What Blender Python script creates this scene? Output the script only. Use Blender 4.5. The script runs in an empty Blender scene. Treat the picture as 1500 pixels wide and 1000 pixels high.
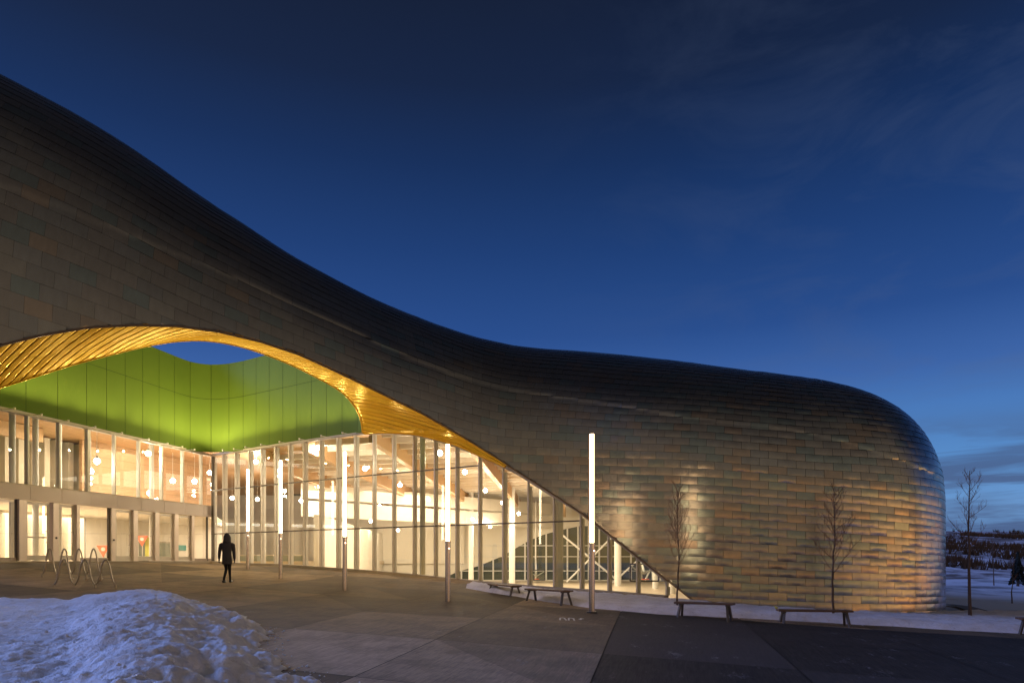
import bpy, bmesh, math, random
import numpy as np
from mathutils import Vector, Matrix, noise
random.seed(7); rng = np.random.default_rng(7)
sc = bpy.context.scene
C = sc.collection
PI = math.pi

# ------------------------------------------------------------------ helpers
def lin(r, g, b):
    f = lambda c: (c/255/12.92) if c/255 <= .04045 else ((c/255+.055)/1.055)**2.4
    return (f(r), f(g), f(b), 1)

def at(px, py, Y):                      # survey point: photo column/row and distance -> metres
    return ((px-750)/1000*Y, Y, (821-py)/1000*Y)

def tag(o, label=None, cat=None, group=None, kind=None):
    if label: o['label'] = label
    if cat: o['category'] = cat
    if group: o['group'] = group
    if kind: o['kind'] = kind
    return o

def empty(name, loc=(0, 0, 0), rz=0):
    o = bpy.data.objects.new(name, None); C.objects.link(o)
    o.location = loc; o.rotation_euler = (0, 0, rz); o.empty_display_size = .2
    return o

def children(o): return [c for c in bpy.data.objects if c.parent == o]

def copy_tree(o, parent=None):
    c = o.copy(); C.objects.link(c); c.parent = parent
    for ch in children(o): copy_tree(ch, c)
    return c

class MB:
    def __init__(s): s.v = []; s.f = []; s.m = []; s.smooth = []
    def add(s, vs, fs, mi=0, sm=False):
        b = len(s.v); s.v += [tuple(map(float, p)) for p in vs]
        for f in fs:
            s.f.append(tuple(b+i for i in f)); s.m.append(mi); s.smooth.append(sm)
    def box(s, c, size, rz=0, mi=0, tilt=None):
        hx, hy, hz = size[0]/2, size[1]/2, size[2]/2
        vs = [Vector((x, y, z)) for z in (-hz, hz) for x, y in ((-hx, -hy), (hx, -hy), (hx, hy), (-hx, hy))]
        M = Matrix.Rotation(rz, 3, 'Z')
        if tilt: M = M @ tilt
        vs = [M @ p + Vector(c) for p in vs]
        s.add(vs, [(3, 2, 1, 0), (4, 5, 6, 7), (0, 1, 5, 4), (1, 2, 6, 5), (2, 3, 7, 6), (3, 0, 4, 7)], mi)
    def bar(s, a, b, w, h, up=(0, 0, 1), mi=0):      # rectangular bar from a to b
        a = Vector(a); b = Vector(b); d = (b-a).normalized(); u = Vector(up)
        x = d.cross(u)
        if x.length < 1e-4: x = d.cross(Vector((1, 0, 0)))
        x.normalize(); y = x.cross(d)
        vs = []
        for p in (a, b):
            for i, j in ((-1, -1), (1, -1), (1, 1), (-1, 1)): vs.append(p+x*(i*w/2)+y*(j*h/2))
        s.add(vs, [(0, 1, 2, 3), (7, 6, 5, 4), (0, 4, 5, 1), (1, 5, 6, 2), (2, 6, 7, 3), (3, 7, 4, 0)], mi)
    def tube(s, pts, rad, n=10, mi=0, caps=True):
        pts = [Vector(p) for p in pts]
        if not hasattr(rad, '__len__'): rad = [rad]*len(pts)
        ref = None; vs = []
        for i, p in enumerate(pts):
            d = (pts[min(i+1, len(pts)-1)]-pts[max(i-1, 0)]).normalized()
            if ref is None:
                ref = d.orthogonal().normalized()
            x = (ref-d*ref.dot(d))
            if x.length < 1e-5: x = d.orthogonal()
            x.normalize(); ref = x; y = d.cross(x)
            for k in range(n):
                a = 2*PI*k/n; vs.append(p+(x*math.cos(a)+y*math.sin(a))*rad[i])
        fs = []
        for i in range(len(pts)-1):
            for k in range(n):
                fs.append((i*n+k, i*n+(k+1) % n, (i+1)*n+(k+1) % n, (i+1)*n+k))
        s.add(vs, fs, mi, True)
        if caps:
            b = len(pts)-1
            s.add(vs[:n], [tuple(range(n))[::-1]], mi); s.add(vs[b*n:], [tuple(range(n))], mi)
    def grid(s, P, mi=0, sm=True, flip=False):          # P: (a,b,3) array
        a, b = P.shape[:2]; vs = P.reshape(-1, 3)
        fs = []
        for i in range(a-1):
            for j in range(b-1):
                q = (i*b+j, (i+1)*b+j, (i+1)*b+j+1, i*b+j+1)
                fs.append(q[::-1] if flip else q)
        s.add(vs, fs, mi, sm)
    def build(s, name, mats, parent=None, offset=None):
        me = bpy.data.meshes.new(name)
        me.from_pydata(s.v, [], s.f)
        if not isinstance(mats, (list, tuple)): mats = [mats]
        for m in mats: me.materials.append(m)
        me.polygons.foreach_set('material_index', s.m)
        me.polygons.foreach_set('use_smooth', s.smooth)
        me.update()
        o = bpy.data.objects.new(name, me); C.objects.link(o)
        if parent: o.parent = parent
        if offset: o.location = offset
        return o

def bevel(o, w=.01, seg=2):
    m = o.modifiers.new('bevel', 'BEVEL'); m.width = w; m.segments = seg; m.limit_method = 'ANGLE'
    return o

# ------------------------------------------------------------------ materials
class NT:
    def __init__(s, name):
        s.m = bpy.data.materials.new(name); s.m.use_nodes = True
        s.t = s.m.node_tree; s.t.nodes.clear()
        s.out = s.n('ShaderNodeOutputMaterial')
    def n(s, typ, **kw):
        nd = s.t.nodes.new(typ)
        for k, v in kw.items():
            if k in nd.inputs.keys() if isinstance(k, str) else False: s.set(nd.inputs[k], v)
            else: setattr(nd, k, v)
        return nd
    def set(s, inp, v):
        if isinstance(v, bpy.types.NodeSocket): s.t.links.new(v, inp)
        else: inp.default_value = v
    def link(s, a, b): s.t.links.new(a, b)
    def math(s, op, a, b=0.0, c=None, clamp=False):
        nd = s.t.nodes.new('ShaderNodeMath'); nd.operation = op; nd.use_clamp = clamp
        s.set(nd.inputs[0], a); s.set(nd.inputs[1], b)
        if c is not None: s.set(nd.inputs[2], c)
        return nd.outputs[0]
    def mix(s, f, a, b, blend='MIX'):
        nd = s.t.nodes.new('ShaderNodeMix'); nd.data_type = 'RGBA'; nd.blend_type = blend
        s.set(nd.inputs[0], f); s.set(nd.inputs[6], a); s.set(nd.inputs[7], b)
        return nd.outputs[2]
    def ramp(s, f, stops, interp='LINEAR'):
        nd = s.t.nodes.new('ShaderNodeValToRGB'); nd.color_ramp.interpolation = interp
        e = nd.color_ramp.elements
        while len(e) < len(stops): e.new(.5)
        for i, (p, c) in enumerate(stops):
            e[i].position = p; e[i].color = c if hasattr(c, '__len__') else (c, c, c, 1)
        s.set(nd.inputs[0], f); return nd.outputs[0]
    def noise(s, vec, scale, detail=4, rough=.55, dist=0):
        nd = s.t.nodes.new('ShaderNodeTexNoise')
        s.set(nd.inputs['Vector'], vec); nd.inputs['Scale'].default_value = scale
        nd.inputs['Detail'].default_value = detail; nd.inputs['Roughness'].default_value = rough
        nd.inputs['Distortion'].default_value = dist
        return nd.outputs[0]
    def mapping(s, vec, scale=(1, 1, 1), rot=(0, 0, 0), loc=(0, 0, 0)):
        nd = s.t.nodes.new('ShaderNodeMapping'); s.set(nd.inputs[0], vec)
        nd.inputs['Scale'].default_value = scale; nd.inputs['Rotation'].default_value = rot
        nd.inputs['Location'].default_value = loc
        return nd.outputs[0]
    def pos(s): return s.t.nodes.new('ShaderNodeNewGeometry').outputs['Position']
    def bump(s, h, strength=.3, dist=.02):
        nd = s.t.nodes.new('ShaderNodeBump'); s.set(nd.inputs['Height'], h)
        nd.inputs['Strength'].default_value = strength; nd.inputs['Distance'].default_value = dist
        return nd.outputs[0]
    def bsdf(s, color, rough=.5, metal=0, normal=None, **kw):
        b = s.t.nodes.new('ShaderNodeBsdfPrincipled')
        s.set(b.inputs['Base Color'], color); s.set(b.inputs['Roughness'], rough); s.set(b.inputs['Metallic'], metal)
        if normal is not None: s.set(b.inputs['Normal'], normal)
        for k, v in kw.items(): s.set(b.inputs[k.replace('_', ' ')], v)
        s.link(b.outputs[0], s.out.inputs[0]); return b
    def attr(s, name):
        nd = s.t.nodes.new('ShaderNodeAttribute'); nd.attribute_name = name
        return nd

M = {}
def simple(name, col, rough=.5, metal=0, var=.12, scale=3.0, bump=0, **kw):
    t = NT(name); p = t.pos()
    n = t.noise(p, scale, 5)
    c = t.mix(n, tuple(x*(1-var) for x in col[:3])+(1,), tuple(min(1, x*(1+var)) for x in col[:3])+(1,))
    nm = t.bump(t.noise(p, scale*9, 4), bump, .01) if bump else None
    t.bsdf(c, rough, metal, nm, **kw); M[name] = t.m; return t.m

def glow(name, col, strength):
    t = NT(name); e = t.n('ShaderNodeEmission'); e.inputs[0].default_value = col; e.inputs[1].default_value = strength
    n = t.noise(t.pos(), 4.0, 2)
    t.link(t.math('MULTIPLY_ADD', n, strength*.1, strength*.95), e.inputs[1])
    t.link(e.outputs[0], t.out.inputs[0]); M[name] = t.m; return t.m

simple('alu', (.66, .61, .54), .42, .15)
simple('mullion', (.84, .80, .72), .45, .0)
simple('dark_frame', (.10, .085, .07), .4, .4)
simple('fascia', (.36, .30, .26), .42, .35, .05, 1.0)
simple('drywall', (.80, .75, .66), .7, 0, .04, .8)
simple('column_paint', (.62, .62, .54), .5, 0, .05, 1)
simple('white_steel', (.75, .73, .68), .45, 0, .05)
simple('gym_floor', (.62, .50, .34), .35, 0, .08, 2)
simple('dark_metal', (.05, .045, .045), .45, .5)
simple('steel', (.52, .50, .50), .24, 1.0, .06, 8)
simple('galv', (.46, .41, .34), .36, .8, .15, 12)
simple('bench_wood', (.12, .065, .04), .6, 0, .3, 14, .2)
simple('bench_leg', (.10, .09, .09), .55, .4, .1, 8)
simple('jacket', (.045, .045, .052), .85, 0, .3, 30, .3)
simple('trousers', (.010, .010, .012), .9, 0, .3, 30)
simple('skin', (.45, .28, .2), .55)
simple('bark', (.085, .055, .038), .85, 0, .35, 20, .5)
simple('twig', (.19, .10, .06), .85, 0, .3, 20)
simple('needle', (.010, .016, .013), .9, 0, .4, 5)
simple('counter', (.20, .22, .17), .5, 0, .1, 2)
simple('red_plastic', (.75, .13, .05), .45)
simple('teal_paint', (.03, .28, .26), .5)
simple('yellow_cloth', (.55, .52, .08), .7)
simple('concrete', (.36, .31, .25), .85, 0, .2, 2, .25)
simple('edge_metal', (.20, .14, .09), .4, .8)
simple('white_paint', (.6, .56, .5), .7, 0, .3, 30)
simple('sill', (.42, .36, .29), .6, 0, .1, 2)
simple('curtain', (.66, .60, .48), .8, 0, .1, 1)
glow('tube_core', (1, .72, .40, 1), 52.0)
glow('lamp_glow', (1, .84, .62, 1), 60.0)
glow('tiny_glow', (1, .62, .42, 1), 6.0)

def wood(name, c1, c2, rough=.45, plank=None):
    t = NT(name); p = t.pos()
    q = t.mapping(p, (1, 1, 1), (0, 0, math.radians(33)))
    g = t.noise(t.mapping(q, (.35, 6, 6)), 3, 6, .6)
    c = t.ramp(g, [(.3, c1), (.7, c2)])
    b = t.noise(t.mapping(q, (.5, 4, 4)), 5, 4)
    if plank:
        sep = t.n('ShaderNodeSeparateXYZ'); t.link(p, sep.inputs[0])
        fr = t.math('FRACT', t.math('MULTIPLY', sep.outputs[plank[0]], 1/plank[1]))
        ln = t.math('LESS_THAN', fr, .05)
        k = t.math('FLOOR', t.math('MULTIPLY', sep.outputs[plank[0]], 1/plank[1]))
        wn = t.n('ShaderNodeTexWhiteNoise'); wn.noise_dimensions = '1D'; t.link(k, wn.inputs[1])
        c = t.mix(t.math('MULTIPLY', wn.outputs[0], .35), c, c1)
        c = t.mix(t.math('MULTIPLY', ln, .6), c, (.12, .06, .02, 1))
    t.bsdf(c, rough, 0, t.bump(b, .15, .01)); M[name] = t.m
wood('glulam', (.42, .25, .12, 1), (.56, .36, .19, 1), .5)
wood('deck', (.38, .21, .10, 1), (.52, .31, .16, 1), .5, (0, .6))
wood('wall_planks', (.36, .21, .11, 1), (.52, .33, .18, 1), .5, (2, .55))

# slatted canopy soffit: varnished boards
def mk_soffit():
    t = NT('soffit_wood'); p = t.pos()
    q = t.mapping(p, (1, 1, 1), (0, 0, math.radians(33.5)))
    g = t.noise(t.mapping(q, (.5, 5, 1)), 3.0, 6, .65)
    at_ = t.attr('tone')
    c = t.mix(at_.outputs['Fac'], (.78, .43, .018, 1), (.95, .62, .035, 1))
    c = t.mix(t.math('MULTIPLY', g, .55), c, (.52, .24, .008, 1))
    nm = t.bump(t.noise(t.mapping(q, (.8, 3, 1)), 2.2, 3), .35, .03)
    d = t.n('ShaderNodeBsdfDiffuse'); t.link(c, d.inputs[0]); t.link(nm, d.inputs['Normal'])
    g2 = t.n('ShaderNodeBsdfGlossy'); g2.inputs[0].default_value = (1, .74, .28, 1); g2.inputs['Roughness'].default_value = .26; t.link(nm, g2.inputs['Normal'])
    mx = t.n('ShaderNodeMixShader'); mx.inputs[0].default_value = .10; t.link(d.outputs[0], mx.inputs[1]); t.link(g2.outputs[0], mx.inputs[2])
    t.link(mx.outputs[0], t.out.inputs[0]); M['soffit'] = t.m
mk_soffit()
simple('soffit_back', (.035, .018, .006), .9)

def mk_cladding():
    t = NT('cladding'); a = t.attr('tint'); p = t.pos()
    st = t.noise(t.mapping(p, (1, 1, .25)), 5.0, 5, .6)
    c = t.mix(t.math('MULTIPLY', st, .5), a.outputs['Color'], (.16, .13, .11, 1), 'MIX')
    fine = t.noise(p, 2.2, 3, .5)
    r = t.math('MULTIPLY_ADD', t.noise(p, 1.3, 4),  .10, .19)
    t.bsdf(c, r, 1.0, t.bump(fine, .08, .02)); M['cladding'] = t.m
mk_cladding()

def mk_green():
    t = NT('green_panels'); p = t.pos()
    n = t.noise(p, .35, 3)
    c = t.mix(n, (.088, .142, .015, 1), (.100, .158, .018, 1))
    t.bsdf(c, .75, 0, t.bump(t.noise(p, .8, 2), .12, .05), Specular_IOR_Level=.15); M['green'] = t.m
mk_green()
simple('green_joint', (.02, .045, .004), .8)

def mk_glass(name, tint, spec):
    t = NT(name)
    tr = t.n('ShaderNodeBsdfTransparent'); tr.inputs[0].default_value = tint
    gl = t.n('ShaderNodeBsdfGlossy'); gl.inputs['Roughness'].default_value = 0.0
    gl.inputs[0].default_value = (.9, .95, 1, 1)
    nz = t.bump(t.noise(t.pos(), .8, 2), .02, .05); t.link(nz, gl.inputs['Normal'])
    fr = t.n('ShaderNodeFresnel'); fr.inputs[0].default_value = 1.5
    f = t.math('MULTIPLY_ADD', fr.outputs[0], 1.0, spec, clamp=True)
    mx = t.n('ShaderNodeMixShader'); t.link(f, mx.inputs[0]); t.link(tr.outputs[0], mx.inputs[1]); t.link(gl.outputs[0], mx.inputs[2])
    t.link(mx.outputs[0], t.out.inputs[0]); M[name] = t.m
mk_glass('glass', (.93, .95, .90, 1), .03)
def mk_far():
    t = NT('far_glass'); tr = t.n('ShaderNodeBsdfTransparent'); tr.inputs[0].default_value = (.12, .14, .12, 1)
    d = t.n('ShaderNodeBsdfDiffuse'); n = t.noise(t.mapping(t.pos(), (1, 1, .6)), .35, 5, .6)
    t.link(t.mix(n, (.10, .125, .10, 1), (.24, .25, .19, 1)), d.inputs[0])
    mx = t.n('ShaderNodeMixShader'); mx.inputs[0].default_value = .6
    t.link(tr.outputs[0], mx.inputs[1]); t.link(d.outputs[0], mx.inputs[2]); t.link(mx.outputs[0], t.out.inputs[0]); M['far_glass'] = t.m
mk_far()
mk_glass('door_glass', (.93, .94, .92, 1), .10)

def mk_halo():
    t = NT('tube_halo')  # orange bloom around the lit core, put in as a glowing sleeve
    tr = t.n('ShaderNodeBsdfTransparent'); em = t.n('ShaderNodeEmission')
    n = t.noise(t.pos(), 6, 2)
    em.inputs[0].default_value = (1, .40, .14, 1); t.link(t.math('MULTIPLY_ADD', n, .1, 1.6), em.inputs[1])
    mx = t.n('ShaderNodeMixShader'); mx.inputs[0].default_value = .55
    t.link(tr.outputs[0], mx.inputs[1]); t.link(em.outputs[0], mx.inputs[2]); t.link(mx.outputs[0], t.out.inputs[0])
    M['halo_sleeve'] = t.m
mk_halo()

def mk_snow(name, dirt=.25, base=(.80, .82, .86, 1), dscale=1.6):
    t = NT(name); p = t.pos()
    n = t.noise(p, dscale, 8, .7)
    spots = t.ramp(t.noise(p, 9, 6, .75), [(.60, 0), (.72, 1)])
    c = t.mix(t.ramp(n, [(.42, 0), (.75, dirt)]), base, (.42, .36, .30, 1))
    c = t.mix(t.math('MULTIPLY', spots, dirt*1.2), c, (.10, .07, .05, 1))
    h = t.math('ADD', t.noise(p, 7, 6, .7), t.math('MULTIPLY', t.noise(p, 30, 4, .7), .3))
    t.bsdf(c, .75, 0, t.bump(h, .9, .06)); M[name] = t.m
mk_snow('snow', .42)
mk_snow('snow_bank', .6, (.76, .73, .78, 1))

def mk_field():
    t = NT('snow_field'); p = t.pos()
    n = t.noise(t.mapping(p, (1, .45, 1)), .22, 7, .65)
    c = t.mix(t.ramp(n, [(.50, 0), (.66, .85)]), (.52, .56, .64, 1), (.06, .055, .05, 1))
    t.bsdf(c, .8, 0, t.bump(t.noise(p, 2, 5), .5, .1)); M['snow_field'] = t.m
    t = NT('hill_scrub'); p = t.pos()
    n = t.noise(t.mapping(p, (.6, .35, 2.0)), .22, 8, .72)
    c = t.mix(t.ramp(n, [(.46, 0), (.60, 1)]), (.10, .08, .075, 1), (.55, .58, .66, 1))
    t.bsdf(c, .9); M['hill'] = t.m
mk_field()
simple('scrub', (.075, .055, .050), .9, 0, .4, .3)

def mk_paving():
    t = NT('paving'); p = t.pos(); a = t.attr('tone')
    q = t.mapping(p, (1, 1, 1), (0, 0, math.radians(14)))
    broom = t.noise(t.mapping(q, (9, .5, 1)), 2.5, 7, .75)
    broom2 = t.noise(t.mapping(q, (26, 1.2, 1)), 2.5, 4, .7)
    blot = t.noise(p, 1.1, 8, .75)
    c = t.mix(t.ramp(broom, [(.40, 0), (.70, .55)]), a.outputs['Color'], (.045, .037, .032, 1))
    c = t.mix(t.ramp(blot, [(.44, 0), (.62, .42)]), c, (.055, .045, .038, 1))
    c = t.mix(1.0, c, t.ramp(broom2, [(.3, .75), (.7, 1.2)]), 'MULTIPLY')
    salt = t.math('MULTIPLY', t.ramp(t.noise(t.mapping(q, (1.6, .6, 1)), 1.3, 9, .8), [(.585, 0), (.66, .5)]), t.ramp(t.noise(p, 22, 4, .8), [(.45, 0), (.6, 1)]))
    c = t.mix(salt, c, (.42, .40, .40, 1))
    grit = t.ramp(t.noise(p, 60, 3, .8), [(.66, 0), (.72, .6)])
    c = t.mix(grit, c, (.02, .017, .015, 1))
    r = t.ramp(broom, [(.3, .88), (.7, .72)])
    h = t.math('ADD', t.math('MULTIPLY', broom2, .6), t.noise(p, 40, 4))
    t.bsdf(c, r, 0, t.bump(h, .4, .012), Specular_IOR_Level=.22); M['paving'] = t.m
mk_paving()
simple('joint', (.022, .019, .017), .9)
simple('roofing', (.05, .05, .055), .9)

# ------------------------------------------------------------------ ground level
GP = np.array([(-21,28,-.02),(-19.5,34,-.02),(-18,40,-.1),(-17.5,40,-.2),(-10.8,35.5,-.30),(-5.4,31.9,-.62),(-2.1,29.7,-1.0),(-13.1,33.8,-.47),(-9.7,28.6,-.8),(-6,24.5,-1.08),(-2,21.5,-1.33),(2.24,19.2,-1.44),(-10.4,25,-.8),(-16.2,23.5,-.61),(-14.4,21.5,-.93),(1.2,21.5,-1.33),(4.9,18.7,-1.55),(8.2,18.5,-1.77),(13,17.5,-1.9),(0,0,-1.85),(0,9,-1.76),(-5,0,-1.85),(-15,5,-1.65),(-9,13,-1.35)])
_pl = lambda x, y: -2.0145-.03646*x+.03341*y
_res = GP[:, 2]-_pl(GP[:, 0], GP[:, 1])
def gz(x, y):
    x = np.asarray(x, float); y = np.asarray(y, float)
    d2 = (x[..., None]-GP[:, 0])**2+(y[..., None]-GP[:, 1])**2
    w = np.exp(-d2/(2*2.6**2))
    r = _pl(x, y)+(w*_res).sum(-1)/(w.sum(-1)+.15)
    return np.minimum(r, 0.0)
def on_ground(px, py):                  # where the sight line to a photo point meets the paving
    Y = np.linspace(6, 45, 4000); X = (px-750)/1000*Y; Z = (821-py)/1000*Y
    i = np.argmin(abs(gz(X, Y)-Z)); return float(X[i]), float(Y[i]), float(Z[i])
def G(x, y): return float(gz(x, y))

# ------------------------------------------------------------------ shell geometry
ST = [(-650,20.0),(-400,21.3),(-200,22.2),(0,23),(200,23.8),(400,24.9),(500,25.9),(600,27.1),(680,27.85),(760,27.55),(850,26.45),(950,24.95),(1020,24.1),(1120,23.2),(1200,22.6),(1280,22.35),(1340,22.6),(1375,23.3)]
PTS = np.array([((p-750)/1000*y, y) for p, y in ST]+[(15.45,24.3),(16.3,26),(16.8,28.5),(17,32),(17,74)])
TT = np.concatenate([[0], np.cumsum(np.hypot(*np.diff(PTS, axis=0).T))])
def herm(t, T, V):
    V = np.asarray(V, float); t = np.asarray(t, float)
    m = np.zeros_like(V)
    d = np.diff(V, axis=0)/np.diff(T).reshape((-1,)+(1,)*(V.ndim-1))
    m[1:-1] = (d[1:]+d[:-1])/2; m[0] = d[0]; m[-1] = d[-1]
    k = np.clip(np.searchsorted(T, t, side='right')-1, 0, len(T)-2)
    h = (T[k+1]-T[k]); s = (t-T[k])/h
    sh = s.shape+(1,)*(V.ndim-1); s = s.reshape(sh); h = h.reshape(sh)
    return (2*s**3-3*s**2+1)*V[k]+(s**3-2*s**2+s)*h*m[k]+(-2*s**3+3*s**2)*V[k+1]+(s**3-s**2)*h*m[k+1]
SA = np.array([6,6,6,6,6,5.5,5.2,5,5,5,5,5,5,4.8,4.6,4.4,4.2,4.1,4,4,4,4,4.])
SZ = np.array([5,6,6.5,7,6.5,6,5.5,5,4.6,4.4,4.2,3.8,3.4,2.9,2.5,2.2,2,1.9,1.8,1.8,1.8,1.8,1.8])
HB = [15.0,16.1,17.2,18.24,19.14,19.84,20.3,20.49,20.42,20.15,19.76,19.35,18.94,18.52,18.06,17.58,17.07,16.54,15.98,15.42,14.89,14.43,13.97,13.55,13.17,12.83,12.5,12.17,11.85,11.55,11.25,10.88,10.45,10.07,9.81,9.6,9.36,9.11,8.85,8.6,8.38,8.18,7.98,7.79,7.58,7.4,7.21,7.06,6.94,6.81,6.69,6.57,6.45,6.37,6.33,6.34,6.33,6.31,6.27,6.23,6.17,6.11,6.06,6.03,6.01,5.99,5.97,5.95,5.93,5.92]
SE = np.array([2]*14+[2.0,2.06,2.15,2.24,2.25,2.22,2.12,2,2])
UMAX = TT[-2]+6
UG = np.linspace(0, TT[-1], 2600)
_P = herm(UG, TT, PTS)
_w2 = np.hanning(75); _w2 /= _w2.sum()
_P = np.stack([np.convolve(np.pad(_P[:, j], 37, mode='reflect', reflect_type='odd'), _w2, 'valid') for j in (0, 1)], 1)
_D = np.gradient(_P, UG, axis=0); _D /= np.linalg.norm(_D, axis=1)[:, None]
_N = np.stack([-_D[:, 1], _D[:, 0]], 1)
_w = np.hanning(131); _w /= _w.sum()
_N = np.stack([np.convolve(np.pad(_N[:, j], 65, mode='edge'), _w, 'valid') for j in (0, 1)], 1)
_N /= np.linalg.norm(_N, axis=1)[:, None]
_A = herm(UG, TT, SA); _ZS = herm(UG, TT, SZ); _H = np.interp(UG, np.linspace(0, 60, 70), HB); _PE = herm(UG, TT, SE)
ZB = -2.4
def S(u, v):                              # point on the shell, v in 0..1 bottom to ridge
    u, v = np.broadcast_arrays(np.asarray(u, float), np.asarray(v, float))
    g = lambda a: np.interp(u, UG, a)
    px, py, nx, ny, a, zs, h, pe = g(_P[:, 0]), g(_P[:, 1]), g(_N[:, 0]), g(_N[:, 1]), g(_A), g(_ZS), g(_H), g(_PE)
    h = h-zs; L1 = zs-ZB; L2 = PI/2*np.sqrt((a*a+h*h)/2)
    s = v*(L1+L2); th = np.clip((s-L1)/L2, 0, 1)*PI/2
    z = np.where(s < L1, ZB+s, zs+h*np.sin(th)**(2/pe))
    ins = np.where(s < L1, 0, a*(1-np.clip(np.cos(th), 0, 1)**(2/pe)))
    return np.stack([px+nx*ins, py+ny*ins, z], -1)
# lower edge of the shell (the big arched opening)
LOW = np.array([(-520,820),(-400,720),(-250,610),(-100,535),(0,505),(60,490),(130,478),(200,474),(260,475),(320,483),(380,497),(440,517),(500,545),(560,575),(620,605),(680,640),(730,671),(760,691),(800,716),(850,749),(900,787),(950,827),(1000,866),(1020,882),(1035,895)])
_pxU = 750+1000*_P[:, 0]/_P[:, 1]
_i0 = int(np.argmax(_pxU))
_px_mono = _pxU[:_i0]
_lowT = np.interp(np.arange(-520, 1036), LOW[:, 0], LOW[:, 1])
_k = np.hanning(25); _k /= _k.sum()
_lowT = np.convolve(np.pad(_lowT, 12, mode='edge'), _k, 'valid')
_zl = (821-np.interp(_pxU, np.arange(-520, 1036), _lowT))/1000*_P[:, 1]
_zl = np.where((_pxU < -520) | (_pxU > 1033) | (np.arange(len(UG)) > _i0), -2.3, _zl)
def u_at(px): return float(np.interp(px, _px_mono, UG[:_i0]))
_vv = np.linspace(0, 1, 400)
_vE = np.array([np.interp(z, S(np.full(400, u), _vv)[:, 2], _vv) for u, z in zip(UG[::4], _zl[::4])])
def vE(u): return np.interp(u, UG[::4], _vE)
def edge(u): return S(u, vE(u))

# ------------------------------------------------------------------ the building
B = empty('recreation_centre', (0, 40, 0))
B.location = (0, 0, 0)
tag(B, 'long curving recreation centre clad in metal shingles with glowing glass front and wood-lined arch', 'building')

# --- shingle cladding: every shingle a slightly dished, overlapping plate
def build_cladding():
    ub = [0.0]
    while ub[-1] < UMAX:
        x = np.interp(ub[-1], UG, _P[:, 0])
        w = np.interp(x, [-17, -9, 2, 12], [.88, .80, .62, .56])
        ub.append(ub[-1]+w)
    ub = np.array(ub)
    NR = 47; nu, nv = 6, 5
    V = []; F = []; tint = []
    seam = lambda u: np.interp(np.interp(u, UG, _pxU), [-700, 0, 300, 560, 740, 1000, 1150, 1250, 1383], [14, 13, 10.8, 8.7, 7.1, 5.15, 4.5, 3.9, 2.85]) - np.clip((u-UG[_i0])*.12, 0, 1.2)
    eps = 1e-3
    su, sv = np.meshgrid(np.linspace(0, 1, nu), np.linspace(0, 1, nv), indexing='ij')
    base = np.array([[.40, .355, .305], [.37, .365, .34], [.26, .36, .335], [.50, .355, .24], [.43, .395, .33]])
    for r in range(NR):
        v0, v1 = r/NR, (r+1)/NR
        off = .5 if r % 2 else 0
        for c in range(len(ub)-2):
            a = ub[c]+(ub[c+1]-ub[c])*off; b = ub[c+1]+(ub[c+2]-ub[c+1])*off
            if v1 <= min(vE(a), vE(b), vE((a+b)/2)): continue
            xa = float(np.interp(a, UG, _P[:, 0])); gp_ = float(np.interp(xa, [-14, 4, 10], [.0028, .0036, .0055])); gu = gp_/(b-a); dv = gp_*1.2/max(2.0, float(np.interp(a, UG, _H))+4.5)
            U = a+(b-a)*(gu+(1-2*gu)*su)
            W = v0+(v1-v0-dv)*sv
            W = np.maximum(W, vE(U))
            P = S(U, W); Pu = S(U+eps*10, W)-P
            Wd = np.minimum(W, .998); Pv = S(U, Wd+eps)-S(U, Wd)
            n = np.cross(Pu, Pv); ln = np.linalg.norm(n, axis=-1, keepdims=True); n = n/np.maximum(ln, 1e-12)
            t1, t2 = rng.normal(0, .0030, 2)
            am = rng.normal(.0075, .0030)*(.30+.70*np.clip((S(a, .2)[0]-1)/5, 0, 1))
            pil = am*(.35+.65*np.sin(PI*su))*np.sin(PI*np.clip(sv, 0, 1))**.8
            rip = rng.normal(0, .0010)*np.sin(2*PI*su+rng.uniform(0, 6))*sv
            lift = .012-.009*sv
            stp = np.where(P[..., 2] > seam(U), .022, 0.0)
            d = lift+pil+rip+t1*(su-.5)+t2*(sv-.5)+stp
            Q = P+n*d[..., None]
            bse = len(V); V.extend(map(tuple, Q.reshape(-1, 3)))
            xm = float(P[..., 0].mean()); zm = float(P[..., 2].mean())
            right = np.clip((xm-1)/7, 0, 1)
            nz = noise.noise(Vector((xm*.35, zm*.5, 3)))
            wts = np.array([1.0, .9,   .25+1.2*right*(1+nz), .12+.55*right*(1-nz), .6])
            k = rng.choice(5, p=wts/wts.sum())
            col = base[k]*rng.uniform(.90, 1.07)
            col = (col*.55+base[:2].mean(0)*.45)*(1.0+.15*np.clip((xm-4)/7, 0, 1))
            for i in range(nu-1):
                for j in range(nv-1):
                    q = (bse+i*nv+j, bse+(i+1)*nv+j, bse+(i+1)*nv+j+1, bse+i*nv+j+1)
                    F.append(q); tint.append((*col, 1))
    me = bpy.data.meshes.new('cladding'); me.from_pydata(V, [], F); me.materials.append(M['cladding'])
    me.polygons.foreach_set('use_smooth', [True]*len(F))
    at_ = me.attributes.new('tint', 'FLOAT_COLOR', 'FACE'); at_.data.foreach_set('color', np.array(tint, 'f').ravel())
    me.update()
    o = bpy.data.objects.new('shingle_cladding', me); C.objects.link(o); o.parent = B
build_cladding()

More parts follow.
